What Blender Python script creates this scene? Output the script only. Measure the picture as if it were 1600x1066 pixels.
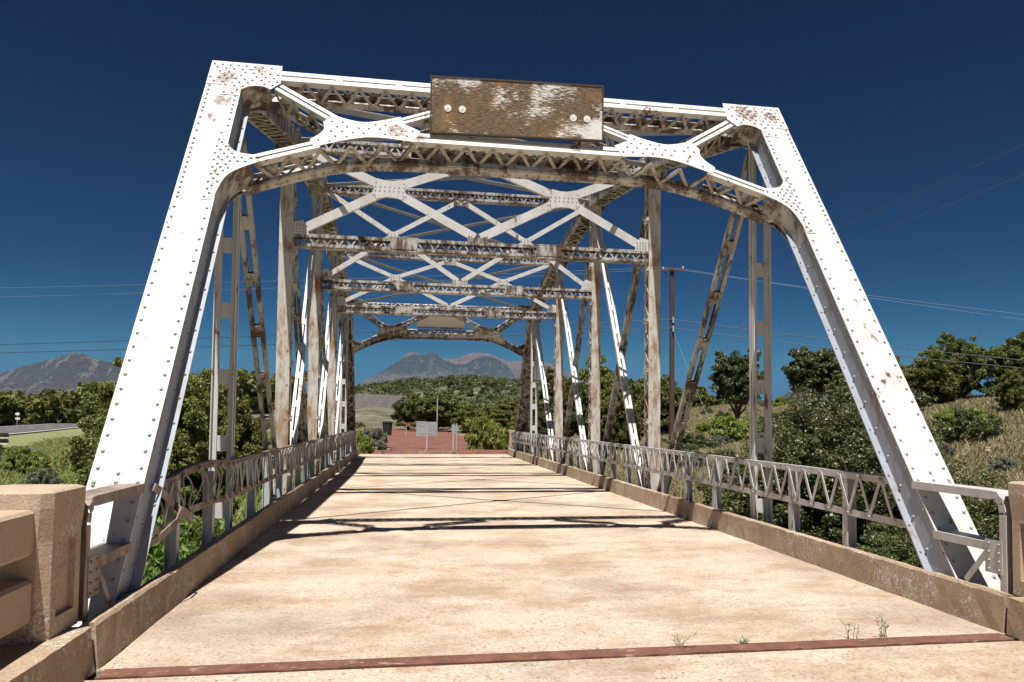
import bpy, math, random
import numpy as np
from mathutils import Vector, Matrix
R = math.radians
random.seed(7); RNG = np.random.default_rng(7)
for o in list(bpy.data.objects): bpy.data.objects.remove(o)
S = bpy.context.scene
COL = S.collection

# ------------------------------------------------------------------ camera
CX, CH = -1.39, 1.65
yaw, pit, rol = .154, .043, .011
fw = Vector((math.sin(yaw)*math.cos(pit), math.cos(yaw)*math.cos(pit), math.sin(pit)))
rt = Vector((math.cos(yaw), -math.sin(yaw), 0)); up = rt.cross(fw)
c_, s_ = math.cos(rol), math.sin(rol)
rt, up = c_*rt+s_*up, -s_*rt+c_*up
cd = bpy.data.cameras.new('camera'); cam = bpy.data.objects.new('camera', cd); COL.objects.link(cam)
cd.sensor_width = 36; cd.lens = 1101.5/1600*36; cd.shift_x = -3/1600; cd.shift_y = 74.4/1600
cd.clip_start = .05; cd.clip_end = 40000
m = Matrix((rt, up, -fw)).transposed().to_4x4(); m.translation = Vector((CX, 0, CH)); cam.matrix_world = m
S.camera = cam
# ------------------------------------------------------------------ light
S.view_settings.view_transform = 'Standard'; S.view_settings.look = 'None'
S.view_settings.exposure = .72; S.view_settings.gamma = 1
SD = Vector((-.088, -.38, 1)).normalized()
W_ = bpy.data.worlds.new('World'); S.world = W_; W_.use_nodes = True
nt = W_.node_tree; nt.nodes.clear()
sky = nt.nodes.new('ShaderNodeTexSky'); sky.sky_type = 'NISHITA'; sky.sun_disc = False
sky.sun_elevation = math.asin(SD.z); sky.sun_rotation = math.atan2(SD.x, SD.y) % (2*math.pi)
sky.altitude = 2000; sky.air_density = 1.0; sky.dust_density = .1; sky.ozone_density = 3
hs = nt.nodes.new('ShaderNodeHueSaturation'); hs.inputs['Saturation'].default_value = 1.25; hs.inputs['Value'].default_value = .42
gm = nt.nodes.new('ShaderNodeGamma'); gm.inputs[1].default_value = 2.0      # deep, polarised high-altitude sky
tn = nt.nodes.new('ShaderNodeMix'); tn.data_type = 'RGBA'; tn.blend_type = 'MULTIPLY'; tn.inputs[0].default_value = 1; tn.inputs[7].default_value = (.125, .225, .168, 1)
bg = nt.nodes.new('ShaderNodeBackground'); bg.inputs[1].default_value = .1
ow = nt.nodes.new('ShaderNodeOutputWorld')
nt.links.new(sky.outputs[0], hs.inputs['Color']); nt.links.new(hs.outputs[0], gm.inputs[0]); nt.links.new(gm.outputs[0], tn.inputs[6]); dk = nt.nodes.new('ShaderNodeMix'); dk.data_type = 'RGBA'; dk.blend_type = 'DARKEN'; dk.inputs[0].default_value = 1; dk.inputs[7].default_value = (.30, 1.0, 1.95, 1)
nt.links.new(tn.outputs[2], dk.inputs[6]); nt.links.new(dk.outputs[2], bg.inputs[0]); nt.links.new(bg.outputs[0], ow.inputs[0])
sl = bpy.data.lights.new('sun', 'SUN'); sl.energy = 4.6; sl.angle = R(.5); sl.color = (1, .965, .915)
so = bpy.data.objects.new('sun', sl); COL.objects.link(so)
so.rotation_euler = (-SD).to_track_quat('-Z', 'Y').to_euler(); so.location = (0, 0, 60)

# ------------------------------------------------------------------ material helpers
class NT:
    def __init__(s, name, rough=.8, metal=0):
        s.m = bpy.data.materials.new(name); s.m.use_nodes = True; s.t = s.m.node_tree
        s.b = s.t.nodes['Principled BSDF']; s.b.inputs['Roughness'].default_value = rough
        s.b.inputs['Metallic'].default_value = metal
        s.geo = s.n('ShaderNodeNewGeometry'); s.tc = s.n('ShaderNodeTexCoord')
        s.co = s.tc.outputs['Object']
    def n(s, t, **k):
        x = s.t.nodes.new(t)
        for a, b in k.items(): setattr(x, a, b)
        return x
    def l(s, a, b): s.t.links.new(a, b)
    def mapv(s, sc):
        q = s.n('ShaderNodeMapping'); q.inputs['Scale'].default_value = sc; s.l(s.co, q.inputs[0]); return q.outputs[0]
    def noise(s, scale, det=4, rough=.55, vec=None, dist=0, lo=None, hi=None):
        q = s.n('ShaderNodeTexNoise'); q.inputs['Scale'].default_value = scale; q.inputs['Detail'].default_value = det
        q.inputs['Roughness'].default_value = rough; q.inputs['Distortion'].default_value = dist
        s.l(vec or s.co, q.inputs['Vector'])
        return s.ramp(q.outputs[0], lo, hi) if lo is not None else q.outputs[0]
    def vor(s, scale, lo=None, hi=None, vec=None):
        q = s.n('ShaderNodeTexVoronoi'); q.inputs['Scale'].default_value = scale; s.l(vec or s.co, q.inputs['Vector'])
        return s.ramp(q.outputs[0], lo, hi) if lo is not None else q.outputs[0]
    def ramp(s, v, lo, hi):
        q = s.n('ShaderNodeMapRange'); q.inputs[1].default_value = lo; q.inputs[2].default_value = hi; s.l(v, q.inputs[0]); return q.outputs[0]
    def mul(s, a, b, op='MULTIPLY'):
        q = s.n('ShaderNodeMath', operation=op)
        for i, v in enumerate((a, b)):
            if isinstance(v, (int, float)): q.inputs[i].default_value = v
            else: s.l(v, q.inputs[i])
        return q.outputs[0]
    def mix(s, f, a, b):
        q = s.n('ShaderNodeMix', data_type='RGBA')
        for i, v in ((0, f), (6, a), (7, b)):
            if isinstance(v, (int, float)): q.inputs[i].default_value = v
            elif isinstance(v, tuple): q.inputs[i].default_value = (*v, 1)
            else: s.l(v, q.inputs[i])
        return q.outputs[2]
    def base(s, c):
        if isinstance(c, tuple): s.b.inputs['Base Color'].default_value = (*c, 1)
        else: s.l(c, s.b.inputs['Base Color'])
        return s
    def bump(s, h, st=.3, d=.01):
        q = s.n('ShaderNodeBump'); q.inputs['Strength'].default_value = st; q.inputs['Distance'].default_value = d
        s.l(h, q.inputs['Height']); s.l(q.outputs[0], s.b.inputs['Normal']); return s

def steel(name, white, rust_lo, rust_hi, dirt=.5, brown=(.19, .095, .045), spots=()):
    k = NT(name, .55)
    st = k.mapv((1.3, 1.3, .35))
    big = k.noise(1.1, 3, .6)
    n1 = k.noise(5.5, 8, .72, vec=st)
    sm = k.mul(k.mul(n1, k.mul(big, .55), 'ADD'), .645)
    mask = k.ramp(sm, rust_lo, rust_hi)
    dk = k.noise(23, 5, .7, lo=.35, hi=.7)
    paint = k.mix(k.mul(k.noise(3.2, 7, .75, vec=st, lo=.42, hi=.68), dirt), white, (white[0]*.62, white[1]*.54, white[2]*.44))
    rust = k.mix(dk, brown, (brown[0]*2.1, brown[1]*1.9, brown[2]*1.7))
    # small chips
    chip = k.noise(34, 3, .6, lo=.70, hi=.745)
    allm = k.mul(mask, k.mul(chip, .6), 'MAXIMUM')
    for (c, r) in spots:          # local blistered patches
        q = k.n('ShaderNodeVectorMath', operation='DISTANCE'); k.l(k.co, q.inputs[0]); q.inputs[1].default_value = c
        dm = k.ramp(q.outputs['Value'], r, r*.35); sp = k.mul(k.mul(k.noise(19, 7, .8), k.mul(dm, .21), 'ADD'), 1)
        allm = k.mul(allm, k.mul(k.ramp(sp, .655, .70), .9), 'MAXIMUM')
    k.base(k.mix(allm, paint, rust)); k.bump(k.mul(allm, k.noise(40, 3), 'ADD'), .25, .004)
    return k.m
M = {}
M['white'] = steel('white_paint', (.62, .615, .605), .575, .62, .5, (.085, .040, .027), (((-3.68, 9.12, 5.93), .26), ((-3.66, 8.9, 5.5), .20), ((-3.3, 9.2, 6.1), .2), ((-1.55, 8.72, 5.2), .24), ((-1.25, 8.66, 5.1), .13), ((3.35, 9.2, 6.05), .34), ((3.7, 9.2, 6.0), .2), ((.7, 8.66, 5.12), .1)))
M['rivet'] = steel('worn_shaded_rivet', (.27, .27, .27), .56, .66, .6)  # grey holds both rivet weathering and painted shadow on the heads
M['grey'] = steel('grey_paint', (.50, .51, .52), .54, .64, .5)
M['tan'] = steel('dusty_lacing_paint', (.46, .43, .385), .50, .60, .7, (.12, .075, .05))
M['web'] = steel('web_paint_baked_shade', (.30, .325, .37), .56, .66, .5)  # darker, bluer paint that carries the shade of the end post sides
M['post'] = steel('stained_paint', (.62, .60, .55), .475, .60, .75, (.20, .10, .045))
M['brown'] = steel('rusty_steel', (.50, .49, .465), .455, .545, .65, (.065, .044, .033))
M['rail'] = steel('galvanised_rail', (.52, .52, .52), .56, .68, .7)
M['railrust'] = steel('rusty_rail', (.34, .30, .265), .42, .55, .7, (.10, .06, .042))
k_ = NT('rust_plate', .85); c_1 = k_.mix(k_.noise(6, 7, .75, lo=.35, hi=.65), (.20, .085, .055), (.10, .042, .03))
c_1 = k_.mix(k_.noise(3.1, 7, .8, vec=k_.mapv((1, 3, 1)), lo=.57, hi=.64), c_1, (.36, .28, .20)); k_.base(c_1); k_.bump(k_.noise(30, 5, .8), .6, .006); M['joint'] = k_.m
M['darkrust'] = steel('dark_rusty_rail', (.20, .17, .145), .36, .5, .6, (.06, .04, .03))

def concrete(name, col, dark, amount=.5, flake=0, lowdark=False):
    k = NT(name, .95)
    big = k.noise(.55, 5, .6, lo=.38, hi=.68)
    mid = k.noise(3.5, 6, .65, lo=.35, hi=.7)
    fine = k.noise(70, 3, .7, lo=.3, hi=.7)
    c = k.mix(k.mul(big, amount), col, dark)
    c = k.mix(k.mul(mid, amount*.8), c, (col[0]*1.12, col[1]*1.02, col[2]*.86))
    c = k.mix(k.mul(fine, .38), c, (dark[0]*.75, dark[1]*.7, dark[2]*.66))
    peb = k.vor(95, .10, .26)
    c = k.mix(k.mul(k.mul(peb, -1, 'MULTIPLY'), 1, 'ADD'), c, (dark[0]*.55, dark[1]*.5, dark[2]*.48)) if amount > .3 else c
    if flake:
        c = k.mix(k.mul(k.noise(2.1, 6, .75, lo=.48, hi=.60), k.mul(k.noise(42, 4, .75, lo=.515, hi=.55), .85)), c, (.64, .60, .54))
        c = k.mix(k.mul(k.noise(1.6, 4, .6, lo=.42, hi=.62), k.mul(k.noise(50, 4, .75, lo=.5, hi=.6), .7)), c, (.11, .08, .06))
    k.base(c); k.bump(k.mul(k.noise(60, 4, .7), k.noise(9, 4), 'ADD'), .6, .008)
    return k.m
M['deck'] = None
def deck_mat(name, tint=1.0):
    k = NT(name, .95)
    st = k.mapv((.6, .9, 1))
    patch = k.noise(1.1, 8, .7, vec=st, lo=.43, hi=.62)
    red = k.noise(1.9, 7, .72, vec=st, lo=.53, hi=.66)
    grey = k.noise(.42, 4, .55, lo=.5, hi=.7)
    white = k.noise(1.3, 8, .75, vec=k.mapv((.6, 1.1, 1)), lo=.58, hi=.66)
    c = k.mix(k.mul(patch, .85), (.67, .55, .43), (.40, .285, .20))
    c = k.mix(k.mul(grey, .6), c, (.255, .205, .16))
    c = k.mix(k.mul(red, .65), c, (.40, .225, .13))
    c = k.mix(k.mul(white, .75), c, (.60, .57, .52))
    fine = k.noise(34, 6, .85, lo=.49, hi=.62)
    c = k.mix(k.mul(fine, .62), c, (.20, .15, .105))
    med = k.noise(11, 5, .75, lo=.5, hi=.68)
    c = k.mix(k.mul(med, .35), c, (.24, .17, .12))
    lite = k.noise(31, 4, .8, lo=.55, hi=.72)
    c = k.mix(k.mul(lite, .4), c, (.60, .53, .44))
    sp = k.noise(26, 3, .6, lo=.62, hi=.655)
    pm = k.noise(1.3, 4, .6, lo=.36, hi=.62)
    c = k.mix(k.mul(k.mul(sp, k.mul(k.mul(pm, .7), .3, 'ADD')), .9), c, (.12, .075, .05))
    sp2 = k.noise(9, 3, .6, lo=.725, hi=.74)
    c = k.mix(k.mul(sp2, .75), c, (.11, .075, .055))
    k.base(c); k.bump(k.mul(k.noise(28, 5, .8), k.mul(k.noise(5, 4), .8), 'ADD'), .9, .022)
    return k.m
M['deck'] = deck_mat('deck_concrete')
M['kerb'] = concrete('kerb_concrete', (.44, .335, .24), (.25, .18, .125), .65, 1)
M['conc'] = concrete('post_concrete', (.50, .395, .30), (.33, .245, .18), .5, 1)
M['conc2'] = concrete('rail_concrete', (.49, .385, .29), (.36, .27, .195), .45, 0)

# ------------------------------------------------------------------ mesh builder
V3 = Vector
class MB:
    def __init__(s, xf=None, flip=False): s.v = []; s.f = []; s.rf = []; s.xf = xf; s.flip = flip
    def add(s, vs, fs):
        b = len(s.v)
        for p in vs: s.v.append(tuple(s.xf(p)) if s.xf else tuple(p))
        for f in fs: s.f.append(tuple(b+i for i in (reversed(f) if s.flip else f)))
    def obox(s, c, ax, ay, az):            # centre and three half-axis vectors
        c, ax, ay, az = map(V3, (c, ax, ay, az))
        if ax.cross(ay).dot(az) < 0: ax = -ax
        vs = [c+i*ax+j*ay+k*az for k in (-1, 1) for j in (-1, 1) for i in (-1, 1)]
        s.add(vs, [(0, 2, 3, 1), (4, 5, 7, 6), (0, 1, 5, 4), (2, 6, 7, 3), (0, 4, 6, 2), (1, 3, 7, 5)])
    def box(s, x0, x1, y0, y1, z0, z1):
        s.obox(((x0+x1)/2, (y0+y1)/2, (z0+z1)/2), (abs(x1-x0)/2, 0, 0), (0, abs(y1-y0)/2, 0), (0, 0, abs(z1-z0)/2))
    def bar(s, a, b, side, w, t):          # flat bar a..b, w along side, t across
        a, b = V3(a), V3(b); d = b-a; L = d.length; d = d/L
        side = V3(side); side = (side-d*side.dot(d)).normalized(); n = d.cross(side)
        s.obox((a+b)/2, d*L/2, side*w/2, n*t/2)
    def prism(s, pts, n, t):               # polygon pts (3D, planar) extruded by t along -n
        pts = [V3(p) for p in pts]; n = V3(n).normalized(); k = len(pts)
        ar = V3((0, 0, 0))
        for i in range(k): ar += pts[i].cross(pts[(i+1) % k])
        if ar.dot(n) < 0: pts.reverse()
        vs = pts+[p-n*t for p in pts]
        s.add(vs, [tuple(range(k)), tuple(reversed(range(k, 2*k)))]+[((i+1) % k, i, i+k, (i+1) % k+k) for i in range(k)])
    def rivet(s, p, n, r=.018, h=.015):
        f0 = len(s.f)
        p = V3(p); n = V3(n).normalized(); a = n.orthogonal().normalized(); b = n.cross(a)
        vs = [p+(a*math.cos(t)+b*math.sin(t))*r for t in [i*math.pi/3 for i in range(6)]]
        vs += [p+n*h*.75+(a*math.cos(t)+b*math.sin(t))*r*.68 for t in [i*math.pi/3 for i in range(6)]]+[p+n*h]
        fs = [(i, (i+1) % 6, (i+1) % 6+6, i+6) for i in range(6)]+[(i+6, (i+1) % 6+6, 12) for i in range(6)]
        s.add(vs, fs); s.rf.append((f0, len(s.f)))
    def rrow(s, a, b, sp, n, **k):
        a, b = V3(a), V3(b); c = max(1, int((b-a).length/sp))
        for i in range(c+1): s.rivet(a+(b-a)*i/c, n, **k)
    def tube(s, pts, r, seg=6, caps=True):
        pts = [V3(p) for p in pts]; rr = r if isinstance(r, (list, tuple)) else [r]*len(pts)
        vs = []
        ref = None
        for i, p in enumerate(pts):
            d = (pts[min(i+1, len(pts)-1)]-pts[max(i-1, 0)]).normalized()
            if ref is None: ref = d.orthogonal().normalized()
            a = (ref-d*ref.dot(d)).normalized(); ref = a; b = d.cross(a)
            vs += [p+(a*math.cos(t)+b*math.sin(t))*rr[i] for t in [j*2*math.pi/seg for j in range(seg)]]
        fs = [(i*seg+j, i*seg+(j+1) % seg, (i+1)*seg+(j+1) % seg, (i+1)*seg+j) for i in range(len(pts)-1) for j in range(seg)]
        if caps: fs += [tuple(reversed(range(seg))), tuple(range((len(pts)-1)*seg, len(pts)*seg))]
        s.add(vs, fs)
    def member(s, A, B, n, w, D, lace=True, pitch=.2, lw=.042, slit=True, front=True, back=True):
        """built-up member: two angle pairs (front, back) in planes normal to n, w wide, D deep behind the front plane"""
        A, B, n = V3(A), V3(B), V3(n).normalized(); d = (B-A).normalized(); v = n.cross(d).normalized()
        if front: s.front(A, B, n, w, slit)
        if back: s.front(A-n*(D-.01), B-n*(D-.01), n, w, slit, -1)
        if lace: s.lace(A, B, n, w, D, pitch, lw)
    def front(s, A, B, n, w, slit=True, sg=1):
        A, B, n = V3(A), V3(B), V3(n).normalized(); d = (B-A).normalized(); v = n.cross(d).normalized()
        g = .014 if slit else -.001
        for k in (-1, 1):
            s.bar(A+v*k*(w/4+g/2)-n*.005, B+v*k*(w/4+g/2)-n*.005, v, w/2-g, .01)
            s.bar(A+v*k*(w/2-.006)-n*(.005+sg*.038), B+v*k*(w/2-.006)-n*(.005+sg*.038), v, .01, .066)
        if slit:
            L = (B-A).length; q = max(1, int(L/.75))
            for i in range(1, q): c = A+d*L*i/q-n*.006; s.bar(c-d*.04, c+d*.04, v, .03, .01)
    def lace(s, A, B, n, w, D, pitch=.2, lw=.042):
        A, B, n = V3(A), V3(B), V3(n).normalized(); d = (B-A).normalized(); v = n.cross(d).normalized(); L = (B-A).length
        q = max(2, int(L/pitch)); q += q % 2
        for k in (-1, 1):
            for i in range(q):
                o0, o1 = (.035, D-.045) if i % 2 == 0 else (D-.045, .035)
                e = v*k*(w/2+.003)
                s.bar(A+d*L*i/q-n*o0+e, A+d*L*(i+1)/q-n*o1+e, d, lw, .007)
    def build(s, name, mat, parent=None, smooth=False):
        me = bpy.data.meshes.new(name); me.from_pydata(s.v, [], s.f)
        if mat: me.materials.append(M[mat] if isinstance(mat, str) else mat)
        if s.rf:
            me.materials.append(M['rivet']); mi = np.zeros(len(me.polygons), np.int32)
            for a, b in s.rf: mi[a:b] = 1
            me.polygons.foreach_set('material_index', mi)
        if smooth: me.polygons.foreach_set('use_smooth', [True]*len(me.polygons))
        me.update()
        o = bpy.data.objects.new(name, me); COL.objects.link(o)
        if parent: o.parent = parent
        return o

def tag(o, label=None, cat=None, group=None, kind=None):
    if label: o['label'] = label
    if cat: o['category'] = cat
    if group: o['group'] = group
    if kind: o['kind'] = kind
    return o
def empty(name, loc=(0, 0, 0), rz=0, sc=1):
    o = bpy.data.objects.new(name, None); COL.objects.link(o); o.location = loc; o.rotation_euler = (0, 0, rz)
    o.scale = (sc, sc, sc) if isinstance(sc, (int, float)) else sc; o.empty_display_size = .3
    return o
def copy_tree(o, parent=None):
    c = o.copy(); COL.objects.link(c); c.parent = parent
    for ch in [x for x in bpy.data.objects if x.parent == o]: copy_tree(ch, c)
    return c

# ------------------------------------------------------------------ terrain
def ss(t): t = np.clip(t, 0, 1); return t*t*(3-2*t)
def zg(x, y):
    x = np.asarray(x, float); y = np.asarray(y, float)
    z = -.55+.0*x
    z = z+.22*np.sin(x*.13+1)*np.cos(y*.11)+.08*np.sin(x*.5+y*.37)+.05*np.sin(x*1.1-y*.9)
    wash = np.exp(-((y-17.5-.06*x)/8.0)**2)
    side = np.where(x > 0, 1-ss((x-6)/12)*1.0, 1-ss((-x-8)/9)*.95)
    z = z-3.3*wash*side
    z = z+ss((x-11)/26)*3.7*ss((y-2)/30)+ss((x-30)/60)*1.5*ss((y-10)/60)
    z = z-.9*ss((-x-5)/9)*ss((28-y)/12)*.6
    # flat land past the far end
    far = ss((y-31)/4)*ss((13-np.abs(x+0))/6)*(y < 400)
    z = z*(1-far)+far*(-.10+.008*np.clip(y-32, 0, 60))
    # abutments and approach
    near = ss((5.2-y)/1.2)*ss((6.2-np.abs(x))/1.6)
    z = z*(1-near)+near*(-.45)
    r = np.hypot(x, y)
    # pinyon hill
    z = z+17*np.exp(-(((x-8)/62)**2+((y-420)/90)**2))+11*np.exp(-(((x-105)/70)**2+((y-430)/110)**2))+3*np.exp(-(((x+60)/70)**2+((y-450)/80)**2))
    z = z+ss((y-100)/400)*4+3.3*ss((y-82)/60)*ss((12-x)/20)*ss((x+46)/20)*ss((300-y)/120)
    return z
def grid_mesh(name, rs, an, cx, cy, mat, kind='structure'):
    rr, aa = np.meshgrid(rs, an, indexing='ij')
    x = cx+rr*np.sin(aa); y = cy+rr*np.cos(aa); z = zg(x, y)
    n, k = rr.shape
    co = np.stack([x, y, z], -1).reshape(-1, 3)
    i = np.arange(n-1)[:, None]*k+np.arange(k)[None, :]; j = np.arange(n-1)[:, None]*k+(np.arange(k)[None, :]+1) % k
    f = np.stack([i, i+k, j+k, j], -1).reshape(-1, 4)
    return np_mesh(name, co, f, mat, smooth=True)
def np_mesh(name, co, f, mat, smooth=False, parent=None):
    me = bpy.data.meshes.new(name); k = f.shape[1]
    me.vertices.add(len(co)); me.vertices.foreach_set('co', co.astype(np.float32).ravel())
    me.loops.add(f.size); me.loops.foreach_set('vertex_index', f.astype(np.int32).ravel())
    me.polygons.add(len(f)); me.polygons.foreach_set('loop_start', np.arange(0, f.size, k, dtype=np.int32))
    me.polygons.foreach_set('loop_total', np.full(len(f), k, dtype=np.int32))
    if smooth: me.polygons.foreach_set('use_smooth', np.ones(len(f), bool))
    me.update(calc_edges=True); me.validate()
    me.materials.append(M[mat] if isinstance(mat, str) else mat)
    o = bpy.data.objects.new(name, me); COL.objects.link(o)
    if parent: o.parent = parent
    return o
def ground_mat():
    k = NT('dry_grassland', 1)
    big = k.noise(.045, 6, .6, lo=.42, hi=.6); mid = k.noise(.5, 6, .7, lo=.4, hi=.62); fine = k.noise(7, 5, .8, lo=.3, hi=.7)
    c = k.mix(big, (.17, .16, .075), (.26, .21, .13))
    c = k.mix(k.mul(mid, .7), c, (.11, .135, .04))
    c = k.mix(k.mul(fine, .55), c, (.32, .26, .17))
    rock = k.noise(1.7, 5, .75, lo=.62, hi=.68)
    c = k.mix(k.mul(rock, .8), c, (.46, .35, .26))
    # greener to the left (the meadow by the road)
    sx = k.n('ShaderNodeSeparateXYZ'); k.l(k.co, sx.inputs[0])
    left = k.mul(k.ramp(sx.outputs[0], -6, -16), .75)
    c = k.mix(k.mul(left, k.noise(.3, 5, .7, lo=.3, hi=.6)), c, (.13, .19, .05))
    # past the meadow the land is darker scrub with pale bare spots
    far = k.ramp(sx.outputs[1], 48, 95)
    scrub = k.mix(k.noise(.11, 6, .7, lo=.40, hi=.58), (.15, .135, .09), (.055, .065, .03))
    scrub = k.mix(k.mul(k.noise(.06, 5, .7, lo=.56, hi=.62), .8), scrub, (.24, .21, .17))
    c = k.mix(far, c, scrub)
    k.base(c); k.bump(k.noise(6, 6, .8), .8, .12); return k.m
M['ground'] = ground_mat()
g = grid_mesh('ground', np.concatenate([[.01], np.geomspace(1.2, 11400, 340)]), np.linspace(0, 2*np.pi, 480, endpoint=False), 0, 8, 'ground')
tag(g, kind='structure')

# ------------------------------------------------------------------ bridge
TW, KB, P, Y0, YE, HK, H1 = 3.679, 3.33, 4.496, 4.988, 5.452, .6276, 6.147
PY = [Y0+i*P for i in range(7)]; YM = PY[3]
CZ = {0: -.75, 1: 5.97, 2: 7.02, 3: 7.62, 4: 7.02, 5: 5.97, 6: -.75}
NP = V3((0, -1, HK)).normalized()
bridge = tag(empty('truss_bridge', (0, 0, 0)), 'old white painted riveted steel truss bridge streaked with rust, spanning the concrete deck', 'bridge')
ident = lambda p: V3(p)
def mxf(sx, far):
    def f(p): p = V3(p); return V3((p.x*sx, 2*YM-p.y if far else p.y, p.z))
    return f, ((sx < 0) != bool(far))
def IP(x, z, off=0): return V3((x, YE+HK*z, z))+NP*off

# end posts (built for +x near corner, mirrored)
for sx in (1, -1):
    for far in (0, 1):
        f, fl = mxf(sx, far)
        mb = MB(f, fl); c, D = .213, .25
        a, b = IP(TW, -.75, 0), IP(TW, 6.0, 0); X = V3((1, 0, 0)); d = (b-a).normalized()
        for k in (-1, 1):
            mb.bar(a+X*k*.195-NP*(.012+D/2), b+X*k*.195-NP*(.012+D/2), X, .014, D)
            mb.bar(a+X*k*.235-NP*(D+.007), b+X*k*.235-NP*(D+.007), X, .085, .012)
        L = (b-a).length; q = int(L/.24)
        for i in range(q):
            k = 1 if i % 2 else -1
            mb.bar(a+d*L*i/q-X*k*.19-NP*(D+.018), a+d*L*(i+1)/q+X*k*.19-NP*(D+.018), d, .05, .008)
        for k in (-1, 1):
            for off in (.04, D-.045): mb.rrow(IP(TW+k*.202, .3, -off), IP(TW+k*.202, 5.9, -off), .33 if off > .1 else .22, V3((k, 0, 0)))
        mb.rrow(IP(TW-.245, .35, -D-.001), IP(TW-.245, 5.8, -D-.001), .26, NP, r=.013)
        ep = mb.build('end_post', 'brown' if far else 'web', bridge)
        mb = MB(f, fl)
        mb.bar(a-NP*.006, IP(TW, 6.1, -.006), X, 2*c, .012)
        for k in (-1, 1):
            mb.rrow(IP(TW+k*.165, .15, 0), IP(TW+k*.165, 4.0, 0), .152, NP)
            mb.rrow(IP(TW+k*.165, 4.06, 0), IP(TW+k*.165, 4.85, 0), .082, NP)
            mb.rrow(IP(TW+k*.165, 4.98, 0), IP(TW+k*.165, 5.30, 0), .11, NP)
            mb.rrow(IP(TW+k*.165, 5.36, 0), IP(TW+k*.165, 5.74, 0), .082, NP)
        mb.rivet(IP(TW, 1.17), NP); mb.rivet(IP(TW, 1.1), NP); mb.rivet(IP(TW+.165, 1.1), NP); mb.rivet(IP(TW-.165, 1.1), NP)
        mb.build('cover_plate', 'brown' if far else 'white', ep)

# portal frames
def cur(pts, n=5):     # Catmull-Rom through 2-D points
    out = []
    for i in range(len(pts)-1):
        p0, p1, p2, p3 = pts[max(i-1, 0)], pts[i], pts[i+1], pts[min(i+2, len(pts)-1)]
        for j in range(n):
            t = j/n
            out.append(tuple(.5*(2*p1[k]+(p2[k]-p0[k])*t+(2*p0[k]-5*p1[k]+4*p2[k]-p3[k])*t*t+(3*p1[k]-p0[k]-3*p2[k]+p3[k])*t**3) for k in (0, 1)))
    return out+[pts[-1]]
TOPG = [(3.892, 5.77), (3.892, 6.19), (3.03, 6.19), (3.01, 5.87)]+cur([(3.12, 5.745), (3.22, 5.79), (3.37, 5.775), (3.47, 5.70)])+[(3.48, 5.6), (3.70, 5.6), (3.70, 5.77)]
MIDG = cur([(2.33, 5.385), (2.12, 5.32), (1.93, 5.30), (1.70, 5.36), (1.50, 5.44)])+[(1.44, 5.31), (1.25, 5.21), (1.33, 5.03)]+cur([(1.66, 5.06), (1.90, 5.05), (2.14, 4.985), (2.36, 4.90), (2.50, 4.835)])+cur([(2.56, 4.95), (2.46, 5.05), (2.41, 5.15), (2.43, 5.25)])
KNG = cur([(3.50, 5.02), (3.46, 4.80), (3.35, 4.685), (3.17, 4.655)])+cur([(3.09, 4.555), (3.25, 4.46), (3.37, 4.36), (3.43, 4.24), (3.465, 4.08)])+[(3.48, 3.98), (3.60, 3.98), (3.60, 5.02)]
def pip(x, y, poly):
    r = False; j = len(poly)-1
    for i in range(len(poly)):
        if (poly[i][1] > y) != (poly[j][1] > y) and x < (poly[j][0]-poly[i][0])*(y-poly[i][1])/(poly[j][1]-poly[i][1])+poly[i][0]: r = not r
        j = i
    return r
def gus_rivets(mb, poly, st, mg, seed, off=.008):
    rnd = random.Random(seed); xs = [p[0] for p in poly]; zs = [p[1] for p in poly]
    z = min(zs)+mg; r = 0
    while z < max(zs):
        x = min(xs)+mg+(r % 2)*st*.5
        while x < max(xs):
            if all(pip(x+mg*math.cos(t), z+mg*math.sin(t), poly) for t in (0, 1.05, 2.1, 3.14, 4.2, 5.2)) and rnd.random() > .12:
                mb.rivet(IP(x+rnd.uniform(-.008, .008), z+rnd.uniform(-.006, .006), off), NP)
            x += st
        z += st*.62; r += 1
PD = .34
MEM = [((0, 6.02), (3.06, 6.02), .20), ((3.03, 5.81), (2.30, 5.325), .135), ((1.52, 5.355), (.55, 5.82), .115),
       ((0, 5.115), (1.36, 5.115), .17), ((2.46, 4.90), (3.16, 4.60), .135)]
up_n = V3((0, HK, 1)).normalized()
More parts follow.
